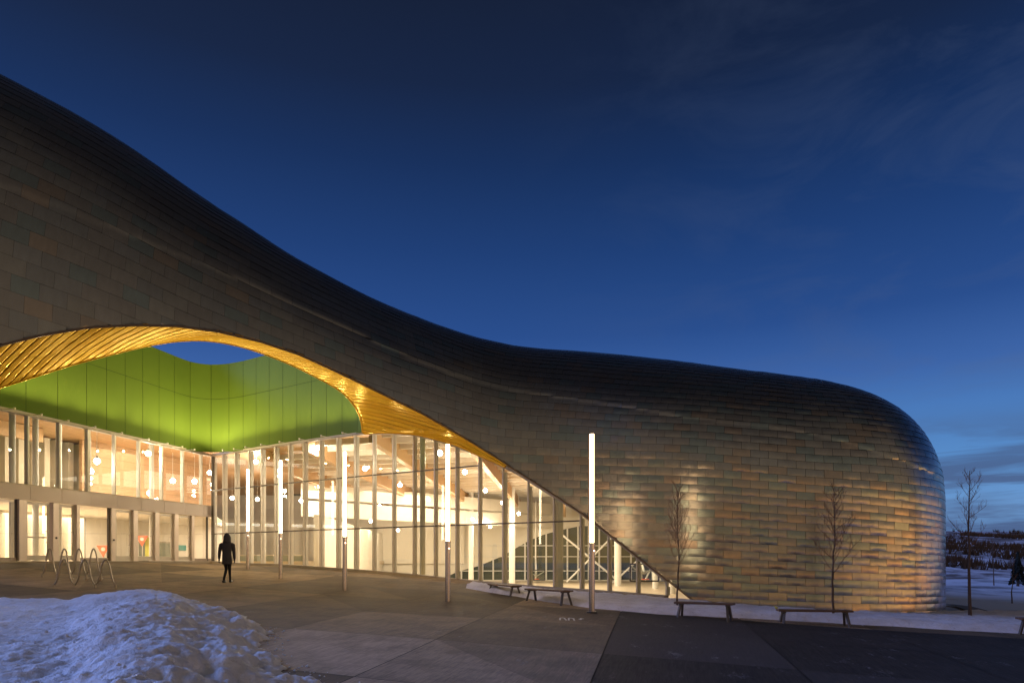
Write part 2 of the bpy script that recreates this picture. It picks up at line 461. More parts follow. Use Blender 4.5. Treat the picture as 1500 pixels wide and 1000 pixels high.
# substrate under the shingles (thin, dark) and its cream inner lining
def shell_sheet(name, mat, ins, u0, u1, vtop=1.0, n=300, m=30):
    u = np.linspace(u0, u1, n)[:, None]; ve = vE(u)
    W = ve+(vtop-ve)*np.linspace(0, 1, m)[None]
    U = np.repeat(u, m, 1)
    P = S(U, W)
    nx = np.interp(U, UG, _N[:, 0]); ny = np.interp(U, UG, _N[:, 1])
    P = P+np.stack([nx*ins, ny*ins, 0*nx-ins*.3*(np.linspace(0, 1, m)[None])], -1)
    mb = MB(); mb.grid(P); return mb.build(name, mat, B)
simple('underlay', (.11, .092, .075), .5, .6)
shell_sheet('shell_backing', M['underlay'], .05, 0, UMAX)
shell_sheet('inner_lining', M['drywall'], .30, u_at(700), UMAX)

# edge trim along the arch
mb = MB(); us = np.linspace(0, u_at(1034), 260)
E3 = edge(us); mb.tube([tuple(p) for p in E3+np.array([0, .02, -.01])], .045, 6); mb.build('edge_trim', M['edge_metal'], B)

# --- facade line
FPX = [312.5,328,346,366,384,404,424.6,446,470,495,521,548,577,607,638,669.5,703,738,775,812.5,851.5,892,934,977,1020]
FY = [40*(1-.01664*i)+.3 for i in range(25)]
def fac(i):
    px = np.interp(i, range(25), FPX); y = np.interp(i, range(25), FY)
    return np.array([(px-750)/1000*y, y])
def fac_i(px): return float(np.interp(px, FPX, range(25)))
HEAD = [(312,None),(531,6.18),(545,6.14),(580,5.98),(610,5.76),(640,5.42),(670,5.02),(700,4.58),(740,3.93),(760,3.60),(800,2.80),(850,1.90),(900,.82),(950,-.22),(1000,-1.20),(1020,-1.60)]
def head_z(px):
    if px <= 531: return 6.18
    return float(np.interp(px, [h[0] for h in HEAD[1:]], [h[1] for h in HEAD[1:]]))
def base_z(i):
    x, y = fac(i); return G(x, y)
dF = fac(14)-fac(0); dF /= np.linalg.norm(dF); nF = np.array([dF[1], -dF[0]])   # outward (to plaza)
if nF[1] > 0: nF = -nF
TR2 = 1.58; TR1 = 4.13
tr1, tr2, tr3, cb = MB(), MB(), MB(), MB()
for i in range(24):
    p = fac(i); hz = head_z(FPX[i]); bz = base_z(i)
    ang = math.atan2(dF[1], dF[0])
    m = MB()
    zb = bz+.12
    if hz-zb > .15:
        m.box((p[0]+nF[0]*.04, p[1]+nF[1]*.04, (zb+hz)/2), (.05, .12, hz-zb), ang)
        if i < 17:
            dp_ = .17 if i < 11 else .10
            m.box((p[0]-nF[0]*(.06+dp_/2), p[1]-nF[1]*(.06+dp_/2), (zb+hz-.03)/2), (.05, dp_, hz-zb-.03), ang, 1)
        else:
            m.box((p[0]-nF[0]*.14, p[1]-nF[1]*.14, (zb+hz-.2)/2), (.07, .18, max(.1, hz-zb-.2)), ang, 1)
        m.build('mullion', [M['alu'], M['mullion']], B)
    q = fac(i+1)
    if i < 24 and head_z(FPX[i+1])-base_z(i+1) > -.3:
        g = MB()
        n = 5; tt = np.linspace(0, 1, n)
        for k in range(n-1):
            r = []
            for t_ in (tt[k], tt[k+1]):
                xy = p+(q-p)*t_; px = FPX[i]+(FPX[i+1]-FPX[i])*t_
                r.append((xy[0], xy[1], base_z(i+t_)+.10)); r.append((xy[0], xy[1], max(head_z(px), base_z(i+t_)+.11)))
            g.add([r[0], r[2], r[3], r[1]], [(0, 1, 2, 3)])
        g.build('glass_pane', M['glass'], B)
        # transoms
        for z, tr in ((TR1, tr1), (TR2, tr2)) if i < 20 else ((1.18, tr3),) if i == 20 else ():
            px0, px1 = FPX[i], FPX[i+1]
            if head_z(px1) > z+.1:
                tr.bar((*(p+nF*.05), z), (*(q+nF*.05), z), .10, .055)
for q_ in (tr1, tr2, tr3): q_.build('transom', M['dark_frame'], B)
# head trim and curb
ht = MB()
for k in range(0, 92):
    i0, i1 = k/4, (k+1)/4
    a, b = fac(i0), fac(i1); za, zb = [head_z(np.interp(i, range(25), FPX)) for i in (i0, i1)]
    ht.bar((*a, za+.05), (*b, zb+.05), .24, .12)
    ga, gb = base_z(i0), base_z(i1)
    cb.bar((*(a+nF*.06), ga-.10), (*(b+nF*.06), gb-.10), .36, .46)
ht.build('head_trim', M['sill'], B); cb.build('base_curb', M['concrete'], B)

# --- entrance wall (left)
DA = np.array([-21., 28.]); DB = np.array([-18., 40.])
dD = (DB-DA)/np.linalg.norm(DB-DA); nD = np.array([dD[1], -dD[0]])    # to the plaza (+x)
def dline(px):
    k = (px-750)/1000
    t = (k*28+21)/(3-12*k); return DA+(DB-DA)*t
CORNER = dline(308.5)
aD = math.atan2(dD[1], dD[0])
seams = [-60, -8, 40.3, 86.6, 129.2, 167.7, 203.5, 237, 267.7, 295, 308.5]
Z_DOOR, Z_BAND, Z_UP = 2.58, 3.20, 6.18
for a, b in zip(seams[:-1], seams[1:]):
    p, q = dline(a), dline(b); L = np.linalg.norm(q-p)-.012; c = (p+q)/2
    m = MB(); m.box((*(c+nD*.05), (Z_DOOR+Z_BAND)/2), (L, .22, Z_BAND-Z_DOOR), aD); m.build('fascia_panel', M['fascia'], B)
    g = MB(); g.add([(*p, Z_BAND), (*q, Z_BAND), (*q, Z_UP), (*p, Z_UP)], [(0, 1, 2, 3)]); g.build('glass_pane', M['glass'], B)
    m = MB(); w = .16 if a == 129.2 else .07
    m.box((*(p-nD*.04), (Z_BAND+Z_UP)/2), (w, .20, Z_UP-Z_BAND), aD); m.build('mullion', M['mullion'], B)
p, q = dline(-60), CORNER
m = MB(); m.bar((*p, Z_UP+.06), (*q, Z_UP+.06), .26, .14); m.bar((*(p+nD*.02), Z_BAND+.03), (*(q+nD*.02), Z_BAND+.03), .2, .05)
m.build('head_trim', M['sill'], B)
# corner post of the two glass walls
m = MB(); c0 = fac(0); m.box((c0[0], c0[1]-.05, (Z_UP-.25)/2), (.10, .16, Z_UP+.15), aD); m.build('corner_post', M['dark_frame'], B)
g = MB(); g.add([(*CORNER, 0), (*c0, -.1), (*c0, Z_UP), (*CORNER, Z_UP)], [(0, 1, 2, 3)]); g.build('glass_pane', M['glass'], B)

# ground floor: pilasters, doors and fixed panes, by photo column along the wall
def wall_box(name, mat, a, b, z0, z1, d0, d1, parent=B, off=0):
    p, q = dline(a), dline(b); c = (p+q)/2+nD*(d0+d1)/2; L = np.linalg.norm(q-p)
    m = MB(); m.box((*c, (z0+z1)/2), (L, abs(d1-d0), z1-z0), aD); return m.build(name, mat, parent)
simple('pilaster', (.78, .68, .62), .42, .25, .06, 2)
for a, b in ((24, 35), (74, 82), (159.5, 165.5), (192, 198.5), (224, 230), (252.5, 258), (278, 281.5), (108.5, 113)):
    po = wall_box('door_post', M['pilaster'], a, b, 0, Z_DOOR-.01, -.10, .16)
    if a in (74, 159.5):
        c = dline((a+b)/2)+nD*.165
        m = MB(); m.tube([(*c, 1.02), (*(c+nD*.02), 1.02)], .05, 12); m.build('push_button', M['dark_metal'], po)
def pane(a, b, z0=.12, z1=Z_DOOR-.05, parent=B, mat='door_glass', d=0):
    p, q = dline(a)+nD*d, dline(b)+nD*d
    g = MB(); g.add([(*p, z0), (*q, z0), (*q, z1), (*p, z1)], [(0, 1, 2, 3)]); return g.build('glass_pane', M[mat], parent)
for a, b in ((-60, 23), (113, 158), (281.5, 303), (303, 308)):
    pane(a, b)
    wall_box('base_rail', M['fascia'], a, b, .0, .14, -.05, .05)
for a, b in ((36.5, 72), (83, 107.5), (168, 191.5), (199.5, 223.5), (230.5, 252), (259, 277.5)):
    f = MB(); p, q = dline(a), dline(b)
    for x in (0.04, .96):
        r = p+(q-p)*x; f.box((*r, (Z_DOOR)/2), (.09, .06, Z_DOOR-.08), aD)
    for z, h in ((.13, .22), (Z_DOOR-.10, .12)) + (((1.02, .06),) if a < 40 else ()):
        c = (p+q)/2; f.box((*c, z), (np.linalg.norm(q-p)*.92-.09, .05, h), aD)
    d = f.build('door', M['alu'], B)
    pane(a, b, .24, Z_DOOR-.16, d, d=.0)
    h = MB(); r = p+(q-p)*.84+nD*.09
    h.tube([(*r, .75), (*r, 1.35)], .018, 8)
    for z in (.8, 1.3): h.tube([(*(r-nD*.08), z), (*r, z)], .012, 6)
    h.build('handle', M['steel'], d)
wall_box('door_mullion', M['dark_frame'], 22.5, 23.6, 0, Z_DOOR, -.05, .06)
wall_box('door_mullion', M['dark_frame'], 158, 159, 0, Z_DOOR, -.05, .06)
wall_box('door_mullion', M['dark_frame'], 302.5, 303.5, 0, Z_DOOR, -.05, .06)
wall_box('threshold', M['concrete'], -60, 309, -.35, -.004, -.3, .35)

# --- green oculus wall
def smooth_path(pts, n=400, it=0):
    pts = np.array(pts, float); L = np.concatenate([[0], np.cumsum(np.linalg.norm(np.diff(pts, axis=0), axis=1))])
    t = np.linspace(0, L[-1], n); P = np.stack([np.interp(t, L, pts[:, k]) for k in range(pts.shape[1])], 1)
    return P
RIM = [(740,683,28.05),(700,665.5,29.1),(670,652,29.85),(640,643,30.65),(610,636,31.4),(580,633.5,32.1),(550,633.5,32.8),(533,634,33.15),(531,625,32.6),(528,611,31.8),(520,595,30.9),(505,577,30.1),(488,565,29.6),(470,555,29.2),(430,535,28.6),(388,518,28),(345,505,27.5),(300,498,27.2),(260,499,27),(220,505,26.8),(160,519,26.6),(100,535,26.4),(50,551,26.2),(0,567,26),(-60,590,25.8),(-150,625,25.4),(-300,690,24.6)]
RIM3 = np.array([at(*r) for r in RIM])
ip = fac(fac_i(531))
path = [tuple(RIM3[9, :2]), tuple(RIM3[8, :2])]
gp = [np.array(RIM3[8, :2])]
a0 = fac(fac_i(527))+nF*.10
k1 = fac(fac_i(372))+nF*.10; k2 = dline(262)+nD*.10
CC = CORNER
gp = [a0, k1]
for t_ in np.linspace(0, 1, 14)[1:-1]:
    ctrl = CC+nF*.1
    gp.append((1-t_)**2*k1+2*t_*(1-t_)*ctrl+t_**2*k2)
gp += [k2, dline(40)+nD*.1, dline(-60)+nD*.1]
tail = dline(-60)+nD*.1
gp += [tail+np.array([.3, -2.0]), tail+np.array([1.6, -3.2])]
# right end: curl towards the front rim
curl = [RIM3[15, :2]+np.array([0, .12]), RIM3[14, :2]+np.array([.02, .12]), RIM3[13, :2]+np.array([.04, .1]), RIM3[12, :2]+np.array([.05, .1]), RIM3[10, :2]+np.array([.15, .1]), RIM3[9, :2]+np.array([.12, .1]), RIM3[8, :2]+np.array([.08, .15])]
gp = curl+gp
GPATH = smooth_path(gp, 420)
kk = np.hanning(15); kk /= kk.sum()
GS = np.stack([np.convolve(np.pad(GPATH[:, j], 7, mode='edge'), kk, 'valid') for j in (0, 1)], 1)
Lp = np.concatenate([[0], np.cumsum(np.linalg.norm(np.diff(GS, axis=0), axis=1))])
_RL = np.concatenate([[0], np.cumsum(np.linalg.norm(np.diff(RIM3, axis=0), axis=1))])
_RD = herm(np.linspace(_RL[7], _RL[18], 500), _RL, RIM3)
def gz_bot(x, y):      # follow the rim where the wall turns to the front
    d = np.hypot(_RD[:, 0]-x, _RD[:, 1]-y); j = d.argmin()
    return max(6.22, _RD[j, 2]+.03) if d[j] < .9 else 6.22
G_TOP, G_SEAM = 11.25, 9.25
mbg = MB(); jn = 0
pos_of = lambda s: np.array([np.interp(s, Lp, GS[:, 0]), np.interp(s, Lp, GS[:, 1])])
s0 = 0.0; pw = 1.52
edges = [0]
# panel joints line up with the entrance-wall seams
while edges[-1] < Lp[-1]-.4:
    edges.append(min(edges[-1]+(1.14 if edges[-1] < 26 else pw), Lp[-1]))
gap = .022
for a, b in zip(edges[:-1], edges[1:]):
    for z0, z1 in ((None, G_SEAM), (G_SEAM+gap, G_TOP)):
        ss = np.linspace(a+gap/2, b-gap/2, 5); rows = []
        for s in ss:
            xy = pos_of(s); zb = gz_bot(*xy) if z0 is None else z0
            rows.append([(xy[0], xy[1], zb), (xy[0], xy[1], z1)])
        mbg.grid(np.array(rows), 0, True)
# backing seen in the joints
rows = []
for s in np.linspace(0, Lp[-1], 300):
    xy = pos_of(s); t2 = pos_of(min(s+.05, Lp[-1]))-pos_of(max(s-.05, 0)); t2 /= np.linalg.norm(t2)+1e-9
    nn = np.array([t2[1], -t2[0]]);
    rows.append([(xy[0]+nn[0]*.03, xy[1]+nn[1]*.03, gz_bot(*xy)+.01), (xy[0]+nn[0]*.03, xy[1]+nn[1]*.03, G_TOP-.01)])
rows = np.array(rows)
ctr = np.array([-10., 31.])
if np.linalg.norm(rows[150, 0, :2]-ctr) < np.linalg.norm(pos_of(Lp[-1]*150/299)-ctr):
    for r, s in zip(rows, np.linspace(0, Lp[-1], 300)):
        xy = pos_of(s); r[:, :2] = 2*xy-r[:, :2]
mbg.grid(rows, 1, True)
mbg.build('oculus_wall', [M['green'], M['green_joint']], B)

# --- uplights added on the glass-head ledge to brighten soffit and green wall
for k, (p, nn) in enumerate([(fac(i), nF) for i in (1.9, 2.7, 3.6, 4.8, 6.1, 7.4, 8.7, 9.9)]+[(dline(q), nD) for q in (-40, 0, 40, 80, 120, 160, 200, 228, 250, 268)]):
    q = p+nn*.75
    m = MB(); m.tube([(*(p+nn*.1), Z_UP+.02), (*q, Z_UP+.02)], .015, 6); m.tube([(*q, Z_UP-.02), (*q, Z_UP+.06)], .045, 10)
    f = m.build('added_uplight', M['alu'], B)
    L = bpy.data.lights.new('added_uplight_lamp', 'SPOT'); L.energy = 300 if k < 18 else 60; L.color = (1, .80, .42); L.spot_size = math.radians(178); L.spot_blend = .7; L.shadow_soft_size = .05
    o = bpy.data.objects.new('added_uplight_lamp', L); C.objects.link(o); o.parent = B; o.location = (*q, Z_UP+.10)
    dr = Vector((*(nn*.75), 1)); o.rotation_euler = dr.to_track_quat('-Z', 'Y').to_euler()

# --- wood soffit between shell edge and oculus rim / glass head: boards cut parallel to the facade
def build_soffit():
    n, m = 420, 26
    pxs = np.linspace(742, -300, n)
    Ls = np.concatenate([[0], np.cumsum(np.linalg.norm(np.diff(RIM3, axis=0), axis=1))])
    inner = herm(np.linspace(0, Ls[-1], n), Ls, RIM3)
    # match outer points by facade-parallel share of length
    uo = np.array([u_at(p) for p in np.interp(np.linspace(0, 1, n), [0, .10, .35, .40, .47, .6, .8, 1], [745, 712, 640, 560, 500, 330, 80, -300])])
    outer = edge(uo); outer[:, 2] += .015
    t = np.linspace(0, 1, m)[None, :, None]
    P = outer[:, None]*(1-t)+inner[:, None]*t
    sag = (np.sin(np.linspace(0, PI, m))*.10)[None]
    P[..., 2] += sag*np.clip(np.linalg.norm(outer-inner, axis=1)/3, 0, 1)[:, None]
    mb = MB(); mb.grid(P, 0, True)
    me = bpy.data.meshes.new('s'); me.from_pydata(mb.v, [], mb.f)
    bm = bmesh.new(); bm.from_mesh(me)
    pn = Vector((nF[0], nF[1], 0))
    cs = [v.co.dot(pn) for v in bm.verts]; c0, c1 = min(cs), max(cs)
    pitch, gap = .28, .060
    k0 = int(c0/pitch)-1; k1 = int(c1/pitch)+1
    for k in range(k0, k1+1):
        for c in (k*pitch, k*pitch+gap):
            if c0 < c < c1:
                bmesh.ops.bisect_plane(bm, geom=bm.verts[:]+bm.edges[:]+bm.faces[:], plane_co=pn*c, plane_no=pn, dist=1e-5)
    lay = bm.faces.layers.float.new('tone')
    tones = {k: random.random() for k in range(k0-2, k1+3)}
    kill = []
    for f in bm.faces:
        c = f.calc_center_median().dot(pn); k = math.floor(c/pitch)
        f[lay] = tones[k]; f.smooth = True
        if c-k*pitch < gap: kill.append(f)
    bmesh.ops.delete(bm, geom=kill, context='FACES')
    # board thickness
    bmesh.ops.recalc_face_normals(bm, faces=bm.faces[:])
    bm.to_mesh(me); bm.free(); me.materials.append(M['soffit'])
    o = bpy.data.objects.new('wood_soffit', me); C.objects.link(o); o.parent = B
    so = o.modifiers.new('t', 'SOLIDIFY'); so.thickness = .05; so.offset = 0
    P2 = P.copy(); P2[..., 2] += .03+.09*np.sin(np.linspace(0, PI, m))[None]
    mb = MB(); mb.grid(P2, 0, True); mb.build('soffit_backing', M['soffit_back'], o)
    mb = MB(); mb.tube([tuple(p) for p in herm(np.linspace(0, Ls[-1], 300), Ls, RIM3)], .055, 8); mb.build('rim_trim', M['soffit'], o)
    # closing wall from the front rim up to the ridge behind the shell
    rows = []
    for i in range(160, n, 4):
        r = inner[i]; ur = u_at(pxs[i]); top = S(ur, 1.0)
        rows.append([tuple(r+np.array([0, .02, .02])), tuple(top+np.array([0, .05, -.05]))])
    mb = MB(); mb.grid(np.array(rows), 0, True); mb.build('inner_parapet', M['green'], B)
build_soffit()

# --- roofs behind the ridge
u = np.linspace(u_at(560), UG[_i0], 60); R0 = S(u, np.ones_like(u))
far = R0.copy(); far[:, 1] = 74; far[:, 2] = 6.8
far[:, 0] = np.linspace(-24, 13.2, 60)
mb = MB(); t = np.linspace(0, 1, 8)[None, :, None]
mid = R0[:, None]*(1-t)+far[:, None]*t; mid[..., 2] = far[:, None, 2]+(R0[:, None, 2]-far[:, None, 2])*(1-t[..., 0])**1.6-.06
mb.grid(mid); mb.build('roof', M['roofing'], B)
m = MB(); m.box((-37.0, 58, 7.35), (30, 36, .5)); m.build('roof', M['roofing'], B)

# --- interior
def part(name, mb, mat): return mb.build(name, mat, B)
FZ = -2.12
m = MB(); 
outl = [tuple(fac(0)-nF*.4)]+[tuple(fac(i)-nF*.4) for i in range(3, 24, 2)]+[(9, 25.5), (16.3, 30), (16.3, 72), (-40, 72), (-40, 41)]
m.add([(x, y, FZ) for x, y in outl], [tuple(range(len(outl)))]); part('gym_floor', m, M['gym_floor'])
m = MB(); m.box((-30, 51, -.16), (24.6, 46, .3)); 
lob = [tuple(dline(-60)-nD*.3), tuple(dline(300)-nD*.3), (-17.6, 41), (-13.4, 44), (-13.4, 71.5), (-42, 71.5), (-42, 24)]
m = MB(); nl = len(lob)
m.add([(x, y, -.02) for x, y in lob]+[(x, y, -.35) for x, y in lob], [tuple(range(nl)), tuple(range(2*nl-1, nl-1, -1))]+[(i, i+nl, (i+1) % nl+nl, (i+1) % nl) for i in range(nl)])
part('lobby_floor', m, M['gym_floor'])
# far wall with arched window
YW = 72.0
arch = np.array([(600, 853), (640, 851), (672, 836), (700, 829), (736, 814), (772, 793), (792, 784), (816, 777), (850, 770), (885, 770), (930, 778), (980, 796), (1030, 822), (1060, 850), (1100, 853)])
xs = np.linspace(540, 1140, 121); m = MB(); rows = []
for px in xs:
    zt = (821-np.interp(px, arch[:, 0], arch[:, 1]))/1000*YW
    X = (px-750)/1000*YW
    rows.append([(X, YW, max(zt, -2.0)), (X, YW, 7.0)])
m.grid(np.array(rows), 0, False)
m.box((2, YW+.15, -2.06), (60, .3, .14))
part('far_wall', m, M['drywall'])
m = MB(); m.add([(-9, YW+.1, -2), (26, YW+.1, -2), (26, YW+.1, 4.2), (-9, YW+.1, 4.2)], [(0, 1, 2, 3)]); part('far_window_pane', m, M['far_glass'])
m = MB()
for px in np.arange(676, 1080, 15.5):
    X = (px-750)/1000*YW; zt = (821-np.interp(px, arch[:, 0], arch[:, 1]))/1000*YW
    if zt > -1.9: m = MB(); m.box((X, YW-.1, (zt-2)/2), (.16, .25, zt+2)); part('far_window_mullion', m, M['white_steel'])
for z in (-1.05, .45, 1.6): m = MB(); m.box((8.5, YW-.12, z), (28, .14, .09)); part('far_window_transom', m, M['white_steel'])
m = MB()
for a, b in (((820, 780), (905, 850)), ((905, 778), (830, 852)), ((890, 860), (985, 775)), ((905, 775), (990, 852)), ((940, 800), (968, 850)), ((968, 800), (945, 850))):
    m = MB(); m.tube([at(*a, 66), at(*b, 66)], .10, 8); part('cross_brace', m, M['white_steel'])
for px, Y, w in ((750, 60, .55), (905, 58, .60), (960, 52, .45), (690, 64, .5), (985, 44, .4)):
    X = (px-750)/1000*Y; m = MB(); m.tube([(X, Y, FZ), (X, Y, 6.4)], w/2, 16); part('column', m, M['white_steel'])
for i, w, off in ((12.85, .26, .8), (18.72, .36, .95)):
    p = fac(i)-nF*off; m = MB(); m.tube([(*p, FZ), (*p, 5.9 if i < 15 else 4.0)], w/2, 20); part('column', m, M['column_paint'])
# partition and end walls
W1 = [(-11.9, 41.5), (-13.7, 71.5)]
m = MB(); m.bar((*W1[0], .34), (*W1[1], .34), .3, 4.92); part('partition_wall', m, M['drywall'])
m = MB(); m.bar((-16.0, 52, 4.0), (4.0, 71, 4.0), .3, 1.2); part('bulkhead', m, M['drywall'])
m = MB(); m.bar((-16.0, 52, 5.35), (4.0, 71, 5.35), .3, 1.1); part('bulkhead', m, M['drywall'])
m = MB(); m.bar((-40, 71.8, 3.4), (-5, 71.8, 3.4), .3, 7.4); part('end_wall', m, M['drywall'])
m = MB(); m.bar((16.6, 30, 2), (16.6, 72, 2), .2, 8.4); part('end_wall', m, M['drywall'])
# wood deck, beams, purlins
bd = np.array([.086, 1]); bd /= np.linalg.norm(bd)
m = MB()
dk = [tuple(fac(.8)-nF*.5), tuple(fac(14)-nF*.5), tuple(fac(17)-nF*2.5), (8, 32), (13, 40), (13, 72), (-42, 72), (-42, 24), tuple(dline(-60)-nD*.4), tuple(CORNER-nD*.5-dD*.3)]
m.add([(x, y, 6.88) for x, y in dk], [tuple(range(len(dk)))]); part('ceiling_deck', m, M['deck'])
for x0 in (-15.4, -11.2, -7.0, -2.6, 1.8, 6.2):
    # start just inside the facade
    y0 = 42.3 if x0 < -15 else np.interp(x0, [fac(k)[0] for k in range(25)], FY)+1.0
    a = np.array([x0, y0]); L = 71-y0; b = a+bd*L
    zz = 6.38 if x0 < 0 else 5.6
    m = MB(); m.bar((*a, zz), (*b, zz-.6), .34, .95); part('roof_beam', m, M['glulam'])
    m = MB()
    for k in np.arange(1.2, L-1, 1.9):
        s = a+bd*k
        e = s+np.array([-.64, 1.0])*0+np.array([4.2, -1.2])
        fy = np.interp(e[0], [fac(k2)[0] for k2 in range(25)], FY)
        if e[1] > fy+.8 and e[0] < 9: m = MB(); m.bar((*s, 6.55), (*e, 6.55), .16, .34); part('purlin', m, M['drywall'])
# cream sloping ceiling behind the low end of the arch
rows = []
for px in np.linspace(690, 1000, 30):
    i = fac_i(px); p = fac(i)-nF*.12; h = head_z(px)+.02
    q = p+np.array([.25, 1])*9; qz = np.interp(px, [690, 705, 760, 800, 855, 900, 1000], [5.0, 4.55, 3.9, 3.3, 2.45, 1.6, .5])
    rows.append([tuple(p+(q-p)*t_)+((h+(qz-h)*t_+.35*math.sin(PI*t_)),) for t_ in np.linspace(0, 1, 8)]+[(q[0], q[1]+.05, 6.3)])
m = MB(); m.grid(np.array(rows), 0, True); part('sloped_ceiling', m, M['drywall'])
# entrance hall: plank wall, bright drapes, white back wall
def o4(px, d):                        # point on the line parallel to the entrance wall, d metres inside
    k = (px-750)/1000; a = DA-nD*d
    t_ = (k*a[1]-a[0])/(dD[0]-k*dD[1]); return tuple(a+dD*t_)
m = MB(); a, b = np.array(o4(118, 6.0)), np.array(o4(308, 6.0)); m.bar((*a, 5.15), (*b, 5.15), .2, 3.5); part('plank_wall', m, M['wall_planks'])
m = MB(); m.bar((*o4(-90, 5.2), 6.5), (*o4(60, 5.2), 6.5), .3, .7); part('roof_beam', m, M['glulam'])
rows = []
A2, B2 = np.array(o4(-120, 7)), np.array(o4(124, 7)); 
for k, t_ in enumerate(np.linspace(0, 1, 240)):
    p = A2+(B2-A2)*t_-nD*(.75*(1 if (t_*24) % 2 < 1 else 0))
    rows.append([(p[0], p[1], -.02), (p[0], p[1], 6.8)])
m = MB(); m.grid(np.array(rows), 0, False); part('ribbed_wall', m, M['curtain'])
m = MB(); m.bar((*o4(124, 8.5), 1.4), (*o4(330, 8.5), 1.4), .2, 2.9); part('lobby_wall', m, M['drywall'])
m = MB()
lc = [o4(-200, .2), o4(304, .2), o4(330, 8.6), o4(-300, 8.6)]
m.add([(x, y, 2.64) for x, y in lc]+[(x, y, 3.05) for x, y in lc], [(0, 1, 2, 3), (7, 6, 5, 4), (0, 4, 5, 1), (1, 5, 6, 2), (2, 6, 7, 3), (3, 7, 4, 0)]); part('lobby_ceiling', m, M['drywall'])
m = MB(); m.bar((*o4(222, 8.3), .95), (*o4(272, 8.3), .95), .08, .38); part('painted_stripe', m, M['teal_paint'])
for px in (18, 52, 86, 222):
    p = o4(px, 2.2); m = MB(); m.tube([(*p, -.02), (*p, 6.8)], .13, 12); part('column', m, M['white_steel'])

# ------------------------------------------------------------------ things inside, seen through the glass
def thing_box(name, label, cat, px0, px1, py0, py1, Y, mat, depth=.6, group=None):
    X0, X1 = (px0-750)/1000*Y, (px1-750)/1000*Y; z0, z1 = (821-py1)/1000*Y, (821-py0)/1000*Y
    t = empty(name, ((X0+X1)/2, Y, z0)); tag(t, label, cat, group)
    m = MB(); m.box((0, 0, (z1-z0)*.46), (X1-X0, depth, (z1-z0)*.92)); bevel(m.build('cabinet', M[mat], t))
    m = MB(); m.box((0, 0, (z1-z0)*.96), (X1-X0+.08, depth+.08, (z1-z0)*.08)); bevel(m.build('counter_top', M['sill'], t))
    return t
for k, (a, b, lab) in enumerate(((352, 379, 'low olive counter inside the glass, just right of the farthest tube lamp'), (390, 403, 'narrow olive counter behind the glass, left of the second tube lamp'), (413, 424, 'small olive counter behind the glass, just right of the second tube lamp'), (431, 446, 'rightmost olive counter behind the glass, between second and third tube lamps'))):
    thing_box('service_counter', lab, 'counter', a, b, 812, 831, 45, 'counter', .7, 'olive counters in the lobby')
t = thing_box('reception_desk', 'grey-green reception desk seen through the right-hand entrance doors', 'desk', 208, 247, 793, 818, 44.5, 'counter', .8)
def sign(px, py, Y, label):
    x, y, z = at(px, py, Y); t = empty('warning_sign', (x, y, -.02)); tag(t, label, 'sign', 'red triangle signs in the lobby')
    m = MB(); w = .36
    m.add([(-w, 0, z+.3), (w, 0, z+.3), (0, 0, z-.35), (-w, .03, z+.3), (w, .03, z+.3), (0, .03, z-.35)], [(0, 2, 1), (3, 4, 5), (0, 1, 4, 3), (1, 2, 5, 4), (2, 0, 3, 5)])
    b = m.build('board', M['red_plastic'], t)
    m = MB(); m.tube([(0, -.008, z+.1), (0, .0, z+.1)], .11, 14); m.build('disc', M['white_paint'], b)
    m = MB(); m.tube([(0, .045, 0), (0, .045, z+.2)], .02, 8); m.build('pole', M['alu'], t)
    m = MB(); m.tube([(0, .045, 0), (0, .045, .03)], .2, 16); m.build('foot', M['dark_metal'], t)
sign(208, 791, 41.5, 'red downward triangle sign behind the glass of the right-hand doors')
sign(151, 806, 37.5, 'red triangle sign behind the pane just left of the middle entrance post')
x, y, z = at(216, 800, 41.8); t = empty('floor_banner', (x, y, -.02)); tag(t, 'yellow-green stand-up banner beside the red sign behind the doors', 'banner')
m = MB(); m.box((0, 0, .75), (.28, .03, 1.4)); m.build('cloth', M['yellow_cloth'], t); m = MB(); m.box((0, 0, .02), (.4, .3, .04)); m.build('foot', M['dark_metal'], t)

def hoop(px, py, Y, w, label):
    x, y, z = at(px, py, Y); t = empty('basketball_hoop', (x, y, z)); tag(t, label, 'basketball hoop', 'hoops in the gym')
    m = MB(); h = w*.6
    for a, b in (((-w/2, -h/2), (w/2, -h/2)), ((w/2, -h/2), (w/2, h/2)), ((w/2, h/2), (-w/2, h/2)), ((-w/2, h/2), (-w/2, -h/2))):
        m.bar((a[0], 0, a[1]), (b[0], 0, b[1]), .09, .09, (0, 1, 0))
    bb = m.build('backboard_frame', M['dark_metal'], t)
    m = MB(); m.add([(-w/2, 0, -h/2), (w/2, 0, -h/2), (w/2, 0, h/2), (-w/2, 0, h/2)], [(0, 1, 2, 3)]); m.build('backboard', M['glass'], bb)
    m = MB(); m.tube([(.23*math.cos(a), -.3+.23*math.sin(a), -h/2+.12) for a in np.linspace(0, 2*PI, 17)], .025, 6, caps=False); m.build('rim', M['red_plastic'], t)
    m = MB(); m.tube([(0, .05, 0), (0, 2.2, 1.6)], .07, 8); m.tube([(0, 2.2, 1.6), (0, 2.2, 6.0-z)], .07, 8)
    m.tube([(-w*.5, .05, h*.4), (0, .2, -h*.1)], .05, 8); m.tube([(w*.5, .05, h*.4), (0, .2, -h*.1)], .05, 8)
    m.build('support_arm', M['white_steel'], t)
hoop(944, 838, 42, 1.75, 'large basketball backboard near the glass at the low right end')
hoop(786, 842, 66, 1.6, 'small distant basketball hoop seen left of the thick grey column')

